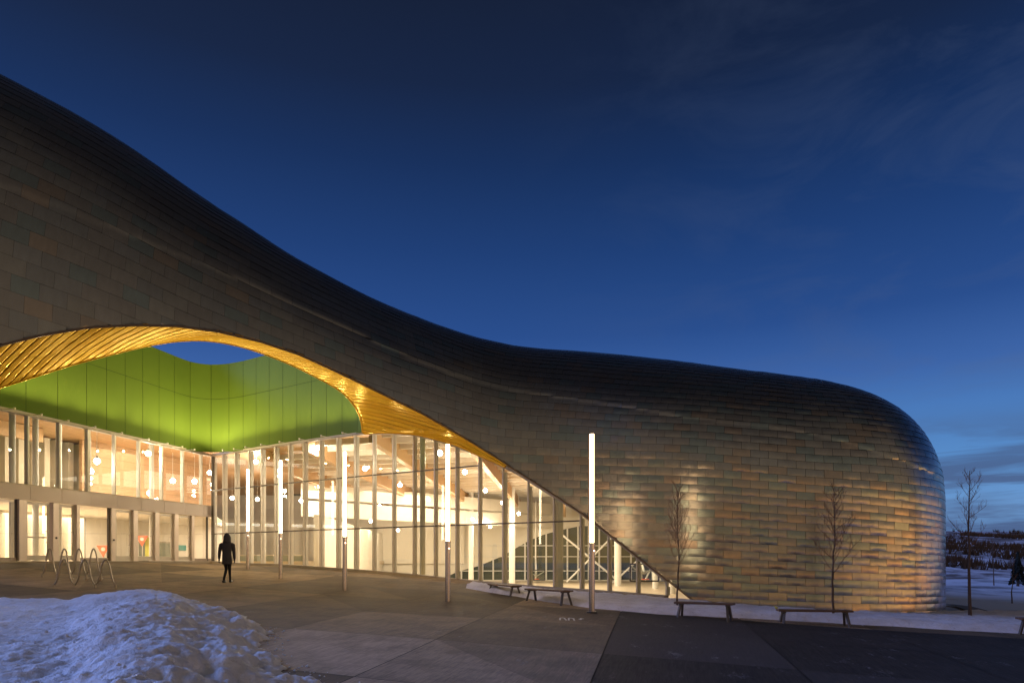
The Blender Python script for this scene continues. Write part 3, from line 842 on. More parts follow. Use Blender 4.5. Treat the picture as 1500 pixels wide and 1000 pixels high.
# pendant lamps
PEND = [
 (142,675,33.5,'glowing lamp behind the upper glass, first to the right of the wide white mullion'),
 (133,690,36,'small glowing lamp beside the wide white mullion over the doors'),
 (217,664,36.5,'bright lamp behind upper entrance glass, highest above the fascia'),
 (219,722,40,'low bright lamp over the fascia beside the white column'),
 (253,704,41,'glowing lamp in the middle upper pane right of the white column'),
 (285,705,42,'glowing lamp in the last wide upper pane before the corner'),
 (307,692,44,'small lamp right at the corner of entrance and gym glass'),
 (375,676,45,'large glowing lamp behind the glass left of the second tube lamp top'),
 (340,729,52,'glowing lamp in the middle glass row near the corner'),
 (377,731,55,'glowing lamp behind the glass at mid height left of second tube lamp'),
 (441,733,50,'star-bright lamp in the middle row between second and third tube lamps'),
 (467,655,38,'glowing lamp high behind the glass left of the third tube lamp'),
 (535,686,39,'brightest round lamp in the top row right of the third tube lamp'),
 (586,710,47,'round lamp under the beams left of the tall grey-green inner column'),
 (628,731,56,'round lamp at mid height left of the fourth tube lamp'),
 (543,763,62,'lower round lamp against the cream wall right of the third tube lamp'),
 (583,776,66,'lowest small round lamp in front of the cream wall'),
 (556,741,58,'small lamp between the bulkhead bands in the middle row'),
 (644,663,34,'lamp just left of the fourth tube lamp top, near the soffit'),
 (681,691,40,'bright lamp just right of the fourth tube lamp'),
 (711,718,48,'small slanted lamp above the purlins right of the fourth tube lamp'),
 (736,736,54,'small lamp at the edge of the sloped cream ceiling'),
 (760,752,58,'star-bright lamp beside the thick column at the low end'),
 (692,760,60,'bright lamp low between fourth tube lamp and the far wall'),
 (718,771,64,'lowest lamp near the cream far wall'),
]
lm = MB(); lm.tube([(0, 0, .14*math.sin(a)) for a in np.linspace(-1.5, 1.2, 9)], [.14*math.cos(a) for a in np.linspace(-1.5, 1.2, 9)], 16); LME = lm.build('globe', M['lamp_glow'])
hm = MB(); hm.tube([(0, 0, .12), (0, 0, .22), (0, 0, .27)], [.07, .07, .03], 12); HME = hm.build('housing', M['white_steel'])
first = True
for k, (px, py, Y, lab) in enumerate(PEND):
    x, y, z = at(px, py, Y)
    t = empty('pendant_lamp', (x, y, z)); tag(t, lab, 'ceiling lamp', 'pendant lamps inside the hall')
    a, b = (LME, HME) if first else (LME.copy(), HME.copy())
    if not first: C.objects.link(a); C.objects.link(b)
    first = False
    a.parent = t; b.parent = t
    if z < 6.2:
        m = MB(); m.tube([(0, 0, .2), (0, 0, 6.5-z)], .012, 6); m.build('cord', M['white_steel'], t)
    L = bpy.data.lights.new('pendant_light', 'POINT'); L.energy = 260 if px > 320 else 110; L.color = (1, .83, .60); L.shadow_soft_size = .1
    lo = bpy.data.objects.new('pendant_light', L); C.objects.link(lo); lo.parent = t; lo.location = (0, 0, -.35)
    lo['label'] = 'light of the pendant lamp'

# broad fill lights added to brighten gym and lobby, without fixtures
def area(name, loc, size, energy, col=(1, .84, .62), rot=(0, 0, 0), parent=B):
    L = bpy.data.lights.new(name, 'AREA'); L.shape = 'RECTANGLE'; L.size, L.size_y = size; L.energy = energy; L.color = col
    o = bpy.data.objects.new(name, L); C.objects.link(o); o.location = loc; o.rotation_euler = rot; o.parent = parent
    return o
area('gym_fill_light', (-7, 50, 5.7), (10, 20), 2200)
area('gym_fill_light', (5, 50, 5.0), (8, 24), 2600)
area('lobby_fill_light', (-22.5, 38, 6.6), (3, 10), 330)
area('lobby_fill_light', (-24.5, 36, 2.5), (4, 10), 950)
area('lobby_fill_light', (-15, 50, 5.4), (4, 14), 900)

# ------------------------------------------------------------------ outdoor tube lamps
LAMPS = [
 (363, 835, 148, 'farthest glowing tube light, right behind the walking person'),
 (411, 849, 175, 'second farthest glowing tube light, just right of the walking person'),
 (505, 865, 204, 'middle glowing tube light of the curved row of five'),
 (656, 883, 233, 'fourth glowing tube light, standing left of the benches'),
 (867, 896, 261, 'nearest and tallest glowing tube light, in front of the dark metal shell'),
]
def lamp_proto():
    t = empty('tube_lamp'); H = 5.0; hp = 1.88
    m = MB(); m.tube([(0, 0, -.3), (0, 0, .0), (0, 0, hp)], .085, 24); m.build('pole', M['steel'], t)
    m = MB(); m.tube([(0, 0, -.02), (0, 0, .018)], .15, 24); m.build('base_plate', M['dark_metal'], t)
    m = MB(); m.tube([(0, 0, hp), (0, 0, hp+.07)], [.092, .092], 24); col = m.build('collar', M['steel'], t)
    m = MB(); m.tube([(0, 0, hp+.07), (0, 0, H-.02)], .054, 20); core = m.build('light_tube', M['tube_core'], t)
    m = MB(); m.tube([(0, 0, hp+.072), (0, 0, H-.022)], .078, 20, caps=False); m.build('halo_sleeve', M['halo_sleeve'], core)  # added sleeve that paints the orange halo rim
    m = MB(); m.tube([(0, 0, H-.02), (0, 0, H)], .08, 20); m.build('cap', M['steel'], t)
    m = MB(); m.box((.05, -.085, hp-.16), (.07, .06, .07)); s = m.build('sensor', M['steel'], t)
    m = MB(); m.tube([(.05, -.115, hp-.16), (.05, -.118, hp-.16)], .024, 10); m.build('lens', M['tiny_glow'], s)
    return t
lp = lamp_proto()
for k, (px, py, tot, lab) in enumerate(LAMPS):
    o = lp if k == 0 else copy_tree(lp)
    Y = 5.0/tot*1000; x, y, z = at(px, py, Y); o.location = (x, y, z)
    tag(o, lab, 'tube light', 'tube lights across the plaza')

# ------------------------------------------------------------------ ground
def in_front(x, y):
    return True
ANG = math.radians(-17)
g1 = np.array([math.cos(ANG), math.sin(ANG)]); g2 = np.array([-math.sin(ANG), math.cos(ANG)])
g2 = np.array([.20, .98]); g2 /= np.linalg.norm(g2)
def build_plaza():
    bm = bmesh.new(); lay = bm.faces.layers.float_color.new('tone')
    w1, w2 = 3.3, 3.75; o0 = np.array([-1.5, 13.4])
    sub = 3
    for i in range(-14, 12):
        for j in range(-10, 12):
            c = o0+g1*(i+.5)*w1+g2*(j+.5)*w2
            if not (-45 < c[0] < 34 and -22 < c[1] < 48): continue
            cut = random.random() < .28
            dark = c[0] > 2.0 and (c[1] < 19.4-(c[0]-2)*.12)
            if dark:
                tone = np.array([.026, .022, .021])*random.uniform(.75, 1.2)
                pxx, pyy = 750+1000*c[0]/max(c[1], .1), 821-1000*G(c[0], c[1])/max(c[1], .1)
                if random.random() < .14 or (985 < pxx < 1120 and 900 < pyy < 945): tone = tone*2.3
            else:
                tone = np.array([.40, .282, .170])*random.choice((.42, .55, .72, .9, 1.05, 1.2))*random.uniform(.9, 1.1)
                if c[1] < 12.5: tone = tone*np.array([.95, .98, 1.1])
            gp = .010
            tri = (((0, 1), (1, 1), (0, 0)), ((1, 1), (1, 0), (0, 0))) if cut else None
            n = sub
            vs = {}
            for a in range(n+1):
                for b in range(n+1):
                    ss = gp/w1+(1-2*gp/w1)*a/n; tt = gp/w2+(1-2*gp/w2)*b/n
                    q = o0+g1*(i+ss)*w1+g2*(j+tt)*w2
                    vs[a, b] = bm.verts.new((q[0], q[1], G(q[0], q[1])))
            for a in range(n):
                for b in range(n):
                    tn = tone
                    if cut and a+b >= n: tn = tone*.72
                    if cut and a+b == n-1:
                        f1 = bm.faces.new((vs[a, b], vs[a+1, b], vs[a, b+1])); f2 = bm.faces.new((vs[a+1, b], vs[a+1, b+1], vs[a, b+1]))
                        f1[lay] = (*tone, 1); f2[lay] = (*(tone*.72), 1)
                        continue
                    f = bm.faces.new((vs[a, b], vs[a+1, b], vs[a+1, b+1], vs[a, b+1])); f[lay] = (*tn, 1)
    def clip(bm, pt, nrm):
        r = bmesh.ops.bisect_plane(bm, geom=bm.verts[:]+bm.edges[:]+bm.faces[:], plane_co=Vector((*pt, 0)), plane_no=Vector((*nrm, 0)), clear_outer=True)
    clip(bm, CORNER+nD*.02, -nD)
    pa, pb = fac(0)+nF*.2, fac(15)+nF*.2
    clip(bm, fac(8)+nF*.25, -nF)
    me = bpy.data.meshes.new('plaza'); bm.to_mesh(me); bm.free(); me.materials.append(M['paving'])
    o = bpy.data.objects.new('plaza_paving', me); C.objects.link(o); tag(o, kind='structure')
    # dark bed under the joints
    bm = bmesh.new()
    N = 70
    xs = np.linspace(-46, 34, N); ys = np.linspace(-24, 46, N)
    vs = [[bm.verts.new((x, y, G(x, y)-.02)) for y in ys] for x in xs]
    for a in range(N-1):
        for b in range(N-1): bm.faces.new((vs[a][b], vs[a+1][b], vs[a+1][b+1], vs[a][b+1]))
    clip(bm, CORNER+nD*.02, -nD); clip(bm, fac(8)+nF*.25, -nF)
    # the paving ends at the snow on the right
    me = bpy.data.meshes.new('plaza_bed'); bm.to_mesh(me); bm.free(); me.materials.append(M['joint'])
    o = bpy.data.objects.new('plaza_bed', me); C.objects.link(o); tag(o, kind='structure')
build_plaza()

# snow field, one sheet to the hill, with the building footprint left out
def terrain_z(x, y):
    r = np.hypot(x, y)
    z = -2.18 + np.clip((y-70)/180, 0, 1)**1.1*12.6*(1+.0) + .10*np.sin(x*.11+1)*np.clip((y-24)/20, 0, 1)
    return z
def build_terrain():
    xs = np.concatenate([np.linspace(-600, -60, 14), np.linspace(-50, 60, 56)[0:], np.linspace(66, 160, 34), np.linspace(180, 700, 16)])
    ys = np.concatenate([np.linspace(-400, -30, 10), np.linspace(-24, 74, 50)])
    X, Y = np.meshgrid(xs, ys, indexing='ij'); Z = terrain_z(X, Y)
    for a in range(len(xs)):
        for b in range(len(ys)):
            if ys[b] > 20: Z[a, b] += .12*noise.noise(Vector((xs[a]*.3, ys[b]*.3, 0)))
    P = np.stack([X, Y, Z], -1)
    m = MB(); nb = len(ys)
    vs = P.reshape(-1, 3); fs = []
    for a in range(len(xs)-1):
        for b in range(nb-1):
            cx, cy = (xs[a]+xs[a+1])/2, (ys[b]+ys[b+1])/2
            if -40 < cx < 14.5 and 27 < cy < 71.5: continue
            fs.append((a*nb+b, (a+1)*nb+b, (a+1)*nb+b+1, a*nb+b+1))
    m.add(vs, fs, 0, True)
    o = m.build('snow_field', M['snow_field']); tag(o, kind='structure')
    xs = np.concatenate([np.linspace(-600, -20, 24), np.linspace(0, 260, 66), np.linspace(280, 900, 20)]); ys = np.concatenate([[74], np.linspace(78, 260, 44), [300, 420, 700]])
    m = MB(); P = np.zeros((len(xs), len(ys), 3))
    for a, x in enumerate(xs):
        for b, y in enumerate(ys):
            z = terrain_z(x, min(y, 250))
            z += 1.5*noise.noise(Vector((x*.02, y*.03, 4)))*min(1, max(0, (y-80)/40)) + .5*noise.noise(Vector((x*.1, y*.1, 1)))*min(1, max(0, (y-76)/20))
            if y > 255: z -= (y-255)*.04
            P[a, b] = (x, y, z)
    m.grid(P); o = m.build('hillside', M['hill']); tag(o, kind='structure')
    return
build_terrain()

# footpath trodden in the snow
m = MB(); pts = [(1384, 878, 33), (1410, 882, 31.5), (1430, 891, 29), (1455, 903, 25.5), (1480, 914, 23)]
rows = []
cp = [np.array(at(p, q, Y)) for p, q, Y in pts]
for k, c in enumerate(cp):
    d = cp[min(k+1, 4)]-cp[max(k-1, 0)]; nn = np.array([-d[1], d[0]]); nn /= np.linalg.norm(nn[:2])
    z = float(terrain_z(c[0], c[1]))+.10
    rows.append([(c[0]+nn[0]*w, c[1]+nn[1]*w, z) for w in (-.35, 0, .35)])
m.grid(np.array(rows)); simple('trodden', (.10, .10, .11), .9, 0, .4, 3, .5)
tag(m.build('footpath', M['trodden']), kind='structure')

# scrub on the hill: many twiggy tufts, one mass
m = MB()
for k in range(4200):
    t_ = random.random(); y = random.uniform(82, 250); k_ = random.uniform(.52, 1.15); x = y*k_
    if noise.noise(Vector((x*.06, y*.04, 7))) < -.12: continue
    z = terrain_z(x, min(y, 250))+1.5*noise.noise(Vector((x*.02, y*.03, 4)))*min(1, max(0, (y-80)/40))
    for j in range(7):
        a = random.uniform(0, 2*PI); h = random.uniform(.5, 1.5); w = random.uniform(.08, .22); r = random.uniform(.1, .9)
        bx, by = x+random.uniform(-.5, .5), y+random.uniform(-.5, .5)
        m.add([(bx-w, by, z-.3), (bx+w, by, z-.3), (bx+r*math.cos(a), by+r*math.sin(a), z+h)], [(0, 1, 2)])
tag(m.build('scrub', M['scrub']), 'dark leafless scrub covering the far snowy hillside', 'scrub', kind='stuff')

# foreground snow heap
def build_pile():
    out = [(-60, 872), (0, 868), (50, 870), (90, 867), (130, 858), (165, 853), (200, 852), (240, 853), (262, 858), (282, 866), (300, 865), (315, 872), (333, 882), (352, 895), (374, 915), (392, 930), (372, 944), (385, 960), (420, 984), (452, 1002), (490, 1030)]
    nx, ny = 400, 360
    X = np.linspace(-13.5, -1.6, nx); Y = np.linspace(4.5, 17.5, ny)
    XX, YY = np.meshgrid(X, Y, indexing='ij'); GZ = gz(XX, YY)
    # right boundary of the heap on the ground
    rb = np.array([on_ground(px, py)[:2] for px, py in ((300, 868), (333, 884), (352, 897), (374, 917), (392, 930), (374, 944), (387, 961), (420, 984), (452, 1002), (490, 1030))])
    rb = rb[np.argsort(rb[:, 1])]
    edge_x = np.interp(YY, rb[:, 1], rb[:, 0])
    px = 750+1000*XX/YY
    P = np.zeros((nx, ny, 3)); P[..., 0] = XX; P[..., 1] = YY
    n1 = np.zeros_like(XX); n2 = np.zeros_like(XX); n3 = np.zeros_like(XX)
    for a in range(nx):
        for b in range(ny):
            v = Vector((XX[a, b], YY[a, b], 0))
            n1[a, b] = noise.fractal(v*.55, 1, 2, 3); n2[a, b] = noise.fractal(v*1.8+Vector((5, 3, 1)), .8, 2.1, 4); n3[a, b] = noise.fractal(v*5.5, .7, 2.1, 3)
    dR = edge_x-XX+.28*n2                  # distance from right edge
    dB = 16.1+.5*n1-YY                   # from back edge
    dF_ = YY-5.0
    rampR = np.clip(dR/1.9, 0, 1); rampB = np.clip(dB/1.6, 0, 1)
    sh = np.sin(rampR*PI/2)**.9*np.sin(rampB*PI/2)**.9
    hmax = np.interp(px, [-100, 0, 60, 100, 150, 200, 250, 290, 330, 370], [.42, .42, .40, .44, .62, .70, .70, .56, .56, .42])
    h = hmax*sh*(.92+.14*n1)
    rough = np.clip(dR/.3, 0, 1)*np.clip(dB/.3, 0, 1)
    lump = .3+.7*np.clip((XX+9.0)/4, 0, 1)
    h += rough*lump*(.085*n2+.040*np.abs(n3)+.02*np.maximum(0, n3))
    h = np.where((dR < 0) | (dB < 0), -.12, np.maximum(h, -.02))
    P[..., 2] = GZ+h
    m = MB(); m.grid(P); o = m.build('snow_heap', M['snow'])
    tag(o, 'large ploughed heap of bluish snow in the left foreground', 'snow heap')
    # broken chunks lying on the heap and loose crumbs along the toe
    cm = MB()
    for k in range(900):
        a, b = rng.integers(60, nx-2), rng.integers(2, ny-2)
        if h[a, b] < .05 or random.random() > np.clip((XX[a, b]+8.5)/4, .04, 1): continue
        s = random.uniform(.008, .026)*(1.8 if random.random() < .10 else 1)
        x, y, z = P[a, b]; ax = rng.normal(0, 1, (6, 3))*.25
        vv = [(x+s*(d[0]*random.uniform(.6, 1.3)+e_[0]), y+s*(d[1]*random.uniform(.6, 1.3)+e_[1]), z+s*.3+s*.8*(d[2]+e_[2])) for d, e_ in zip(((1, 0, 0), (0, 1, 0), (-1, 0, 0), (0, -1, 0), (0, 0, 1), (0, 0, -1)), ax)]
        cm.add(vv, [(0, 1, 4), (1, 2, 4), (2, 3, 4), (3, 0, 4), (1, 0, 5), (2, 1, 5), (3, 2, 5), (0, 3, 5)])
    for k in range(170):
        t_ = random.random(); y = random.uniform(8.2, 14.5); x = float(np.interp(y, rb[:, 1], rb[:, 0]))+abs(random.gauss(0, .32))-.12
        s = random.uniform(.006, .024)*(1.6 if random.random() < .06 else 1)
        z = G(x, y)+s*.4
        vv = [(x+s*random.uniform(.6, 1.2)*d[0], y+s*random.uniform(.6, 1.2)*d[1], z+s*.7*d[2]) for d in ((1, 0, 0), (0, 1, 0), (-1, 0, 0), (0, -1, 0), (0, 0, 1), (0, 0, -1))]
        cm.add(vv, [(0, 1, 4), (1, 2, 4), (2, 3, 4), (3, 0, 4), (1, 0, 5), (2, 1, 5), (3, 2, 5), (0, 3, 5)])
    tag(cm.build('snow_crumbs', M['snow']), 'loose crumbs of snow scattered along the edge of the foreground heap', 'snow crumbs', kind='stuff')
build_pile()

# snow bank between paving and building, right
def build_bank():
    front = np.array([on_ground(px, py)[:2] for px, py in ((682, 861), (720, 868), (760, 874), (800, 881), (870, 891), (960, 899), (1040, 903), (1100, 906), (1200, 911), (1300, 917), (1400, 923), (1500, 928), (1600, 932), (1900, 938))])
    back = []
    for px in (690, 720, 760, 800, 850, 900, 960):
        back.append(fac(fac_i(px))+nF*.06)
    for px in (1030, 1120, 1200, 1290, 1345): back.append(np.array([np.interp(u_at(px), UG, _P[:, 0]), np.interp(u_at(px), UG, _P[:, 1])])+np.array([0, .25]))
    back += [np.array([17.5, 24.5]), np.array([24, 25.]), np.array([34, 26.])]
    back = np.array(back)
    def res(p, n):
        L = np.concatenate([[0], np.cumsum(np.linalg.norm(np.diff(p, axis=0), axis=1))]); t = np.linspace(0, 1, n)*L[-1]
        return np.stack([np.interp(t, L, p[:, k]) for k in (0, 1)], 1)
    n, mm = 300, 40
    # pair by x
    xs = np.linspace(front[0, 0], 33, n)
    f = np.stack([xs, np.interp(xs, front[:, 0], front[:, 1])], 1)
    bx = np.maximum(xs+.25, back[0, 0]); b = np.stack([bx, np.interp(bx, back[:, 0], back[:, 1])], 1)
    t = np.linspace(0, 1, mm)[None, :, None]
    P2 = f[:, None]*(1-t)+b[:, None]*t
    W = np.linalg.norm(b-f, axis=1)[:, None]*np.linspace(0, 1, mm)[None]
    Z = gz(P2[..., 0], P2[..., 1])
    Z = np.maximum(Z, -2.05)
    P = np.zeros((n, mm, 3)); P[..., :2] = P2
    for a in range(n):
        for c in range(mm):
            v = Vector((P2[a, c, 0], P2[a, c, 1], 0)); w = W[a, c]
            r = min(1, w/.5); n1 = noise.fractal(v*.9, 1, 2, 3); n2 = noise.fractal(v*3.2, 1, 2, 3)
            amp = .22
            P[a, c, 0] += -.0; P[a, c, 1] += (.14*n1+.05*n2)*(1-min(1, w/1.0))
            P[a, c, 2] = Z[a, c]+math.sin(r*PI/2)*(amp*(.75+.35*n1)*max(.38, 1-max(0, w-1.4)/2.2)+.05*n2)-.04*(1-r)
    m = MB(); m.grid(P, flip=True); o = m.build('snow_bank', M['snow_bank']); tag(o, kind='structure')
build_bank()

# ------------------------------------------------------------------ benches
def make_bench(p, q, ztop, label, splay=.12):
    p = np.array(p); q = np.array(q); c = (p+q)/2; L = float(np.linalg.norm(q-p)); rz = math.atan2(q[1]-p[1], q[0]-p[0])
    gnd = G(*c); h = max(.40, min(.52, ztop-gnd))
    t = empty('bench', (c[0], c[1], ztop-h), rz); tag(t, label, 'bench', 'plank benches along the snow bank')
    for k, y in enumerate((-.135, 0, .135)):
        m = MB(); m.box((0, y, h-.025), (L, .122, .05)); bevel(m.build('seat_plank', M['bench_wood'], t), .006)
    for sx in (-1, 1):
        for sy in (-1, 1):
            m = MB(); x = sx*(L/2-.16)
            m.bar((x, sy*.10, h-.05), (x+sx*splay*.5, sy*(.10+splay), -.06), .06, .06); bevel(m.build('leg', M['bench_leg'], t), .005)
        m = MB(); m.box((sx*(L/2-.16), 0, h-.068), (.06, .34, .03)); m.build('bracket', M['bench_leg'], t)
    return t
def pt(px, py, Y): a = at(px, py, Y); return (a[0], a[1])
make_bench(pt(721, 854, 26.0), pt(757, 857, 23.9), -.86, 'farthest low bench, half sunk in the snow beside the glass')
make_bench(pt(775, 861, 22.6), pt(833, 864, 21.0), -.905, 'bench with splayed legs just left of the nearest tube light')
make_bench(pt(990, 880, 19.1), pt(1075, 883, 18.3), -1.135, 'long dark bench in front of the first bare tree')
b4 = make_bench(pt(1139, 891.5, 18.7), pt(1247, 893, 18.4), -1.325, 'long dark bench in front of the second bare tree, with a yellow ribbon')
m = MB(); m.tube([(-1.02, -.1, .47), (-1.06, -.16, .49), (-.98, -.2, .46), (-1.05, -.22, .44)], .018, 6)
tb = m.build('ribbon', M['yellow_cloth'], b4)
make_bench(pt(1492, 903, 17.6), pt(1600, 906, 17.2), -1.46, 'pale bench cut off by the right edge of the photo')

# ------------------------------------------------------------------ bicycle racks
def wave_rack(x0, y0, x1, y1, zg, hgt, waves, label, phase=0):
    t = empty('bicycle_rack', (x0, y0, zg)); tag(t, label, 'bike rack', 'wavy bicycle racks before the doors')
    dx, dy = x1-x0, y1-y0; L = math.hypot(dx, dy); ux, uy = dx/L, dy/L
    pts = []
    for k in range(121):
        s = k/120; a = s*waves*2*PI
        z = .16+hgt*(.5-.5*math.copysign(abs(math.cos(a))**.72, math.cos(a)))
        sw = 0.0
        pts.append((ux*s*L-uy*sw, uy*s*L+ux*sw, z))
    m = MB(); m.tube(pts, .025, 10); m.build('wave_tube', M['galv'], t)
    for k in range(waves+1):
        s = k/waves; m = MB(); m.tube([(ux*s*L, uy*s*L, -.15), (ux*s*L, uy*s*L, .17)], .030, 10)
        m.tube([(ux*s*L, uy*s*L, .0), (ux*s*L, uy*s*L, .015)], .08, 12); m.build('leg', M['galv'], t)
    return t
def rack(pxa, pya, pxb, pyb, Y, Y2, hgt, waves, label):
    a = at(pxa, pya, Y); b = at(pxb, pyb, Y2); wave_rack(a[0], a[1], b[0], b[1], a[2]-.02, hgt, waves, label)
rack(78.5, 862, 170, 862, 22.0, 22.0, .80, 3, 'nearer wavy metal bike rack behind the snow heap')
rack(62, 846, 148, 846, 24.4, 24.4, .90, 4, 'farther wavy metal bike rack, set back to the left')

# small painted mark on the paving
x, y, z = on_ground(839, 907)
m = MB()
for k, (a, b) in enumerate((((-.34, -.1), (-.30, .12)), ((-.30, .12), (-.20, .14)), ((-.20, .14), (-.18, -.1)), ((-.12, -.1), (-.08, .13)), ((-.08, .13), (.04, .13)), ((.04, .13), (.02, -.1)), ((.16, .05), (.30, .12)), ((.20, .0), (.24, .16)))):
    d = np.array(b)-np.array(a); nn = np.array([-d[1], d[0]])/np.linalg.norm(d)*.022
    m.add([(x+a[0]+nn[0], y+2.2*(a[1]+nn[1]), 0), (x+a[0]-nn[0], y+2.2*(a[1]-nn[1]), 0), (x+b[0]-nn[0], y+2.2*(b[1]-nn[1]), 0), (x+b[0]+nn[0], y+2.2*(b[1]+nn[1]), 0)], [(0, 1, 2, 3)])
m.v = [(p[0], p[1], G(p[0], p[1])+.006) for p in m.v]
tag(m.build('painted_mark', M['white_paint']), 'small worn white painted mark on the paving left of the nearest tube light', 'ground marking')

# ------------------------------------------------------------------ trees
def bare_tree(px, Y, zb, hgt, half, label, seed, first=.42, upright=.6, r0=.045, nmain=16):
    R = random.Random(seed)
    x = (px-750)/1000*Y; t = empty('bare_tree', (x, Y, zb)); tag(t, label, 'tree', 'young leafless trees')
    tm = MB(); trunk = []; off = Vector((0, 0, 0)); n = 14
    for k in range(n+1):
        s = k/n; off += Vector((R.gauss(0, .018), R.gauss(0, .018), 0))
        trunk.append(Vector((off.x, off.y, s*hgt*.93-.15*(k == 0))))
    rad = [r0*(1-.86*(k/n)**.9) for k in range(n+1)]
    tm.tube(trunk, rad, 8); tm.build('trunk', M['bark'], t)
    cm = MB()
    def twig(p, d, L, r, lev):
        pts = [p]; dd = d.normalized(); k = 6
        for i in range(k):
            dd = (dd+Vector((R.gauss(0, .10), R.gauss(0, .10), .10*upright+R.gauss(0, .07)))).normalized()
            pts.append(pts[-1]+dd*L/k)
        cm.tube(pts, [r*(1-.75*i/k) for i in range(k+1)], 5, caps=False)
        if lev < 3:
            for i in range(1, k):
                for rep in range(1 if lev else 2):
                    if R.random() < (.62 if lev < 2 else .4):
                        q = pts[i]; ax = Vector((R.gauss(0, 1), R.gauss(0, 1), R.gauss(.35, .4))).normalized()
                        twig(q, (dd*.75+ax*.75), L*R.uniform(.32, .55)*(1-.5*i/k+.2), r*.5, lev+1)
    for k in range(nmain):
        s = first+(.97-first)*(k/(nmain-1))**.95
        j = min(n-1, int(s*n)); p = trunk[j].lerp(trunk[j+1], s*n-j)
        a = k*2.4+R.uniform(-.4, .4)
        Lb = half*(1.45-1.05*(s-first)/(1-first))*R.uniform(.75, 1.2)
        twig(p, Vector((math.cos(a), math.sin(a)*.9, upright*1.5)), Lb, max(.009, r0*.33*(1.1-s)), 0)
    cm.build('crown', M['twig'], t)
    return t
bare_tree(993, 20.6, G(5.0, 20.6)+.0, 3.95, .78, 'leafless young tree behind the bench where the glass ends', 3, .36, .95, .034, 26)
bare_tree(1221, 20.4, G(9.6, 20.4)-.0, 4.15, .90, 'leafless young tree in front of the shining metal wall', 11, .34, .62, .042, 26)
bare_tree(1418, 22.2, -2.05, 5.35, .80, 'leafless young tree standing in snow right of the building', 23, .50, .60, .060, 14)
bare_tree(1456, 62, -2.2, 4.8, .6, 'thin distant sapling right of the building, against the hill', 31, .5, .7, .05, 8)
bare_tree(1483, 36, -2.15, 2.3, .25, 'thin bare sapling near the right edge of the photo', 41, .5, .9, .035, 6)

def conifer(px, Y, zb, h, label, seed):
    R = random.Random(seed); x = (px-750)/1000*Y; t = empty('conifer', (x, Y, zb)); tag(t, label, 'tree')
    m = MB(); m.tube([(0, 0, -.2), (0, 0, h*.97)], [.12, .015], 8); m.build('trunk', M['bark'], t)
    m = MB()
    for k in range(900):
        s = R.random()**.75; z = h*(.06+.94*s); r = (1-s)*h*.27*(.35+.65*R.random())+.05; a = R.uniform(0, 2*PI)
        p = Vector((r*math.cos(a), r*math.sin(a), z-.12*r)); q = p*.6+Vector((0, 0, z*.42+.05)); w = .06+.05*R.random()
        tn = Vector((-math.sin(a), math.cos(a), 0))*w
        m.add([q+tn*.5, q-tn*.5, p-tn, p+tn+Vector((0, 0, .02))], [(0, 1, 2, 3)])
        m.add([q+Vector((0, 0, w*.6)), q-Vector((0, 0, w*.6)), p-Vector((0, 0, w*1.3)), p], [(0, 1, 2, 3)])
    m.build('crown', M['needle'], t)
conifer(1491, 60, -2.2, 2.9, 'small dark conifer on the snow at the right edge', 5)

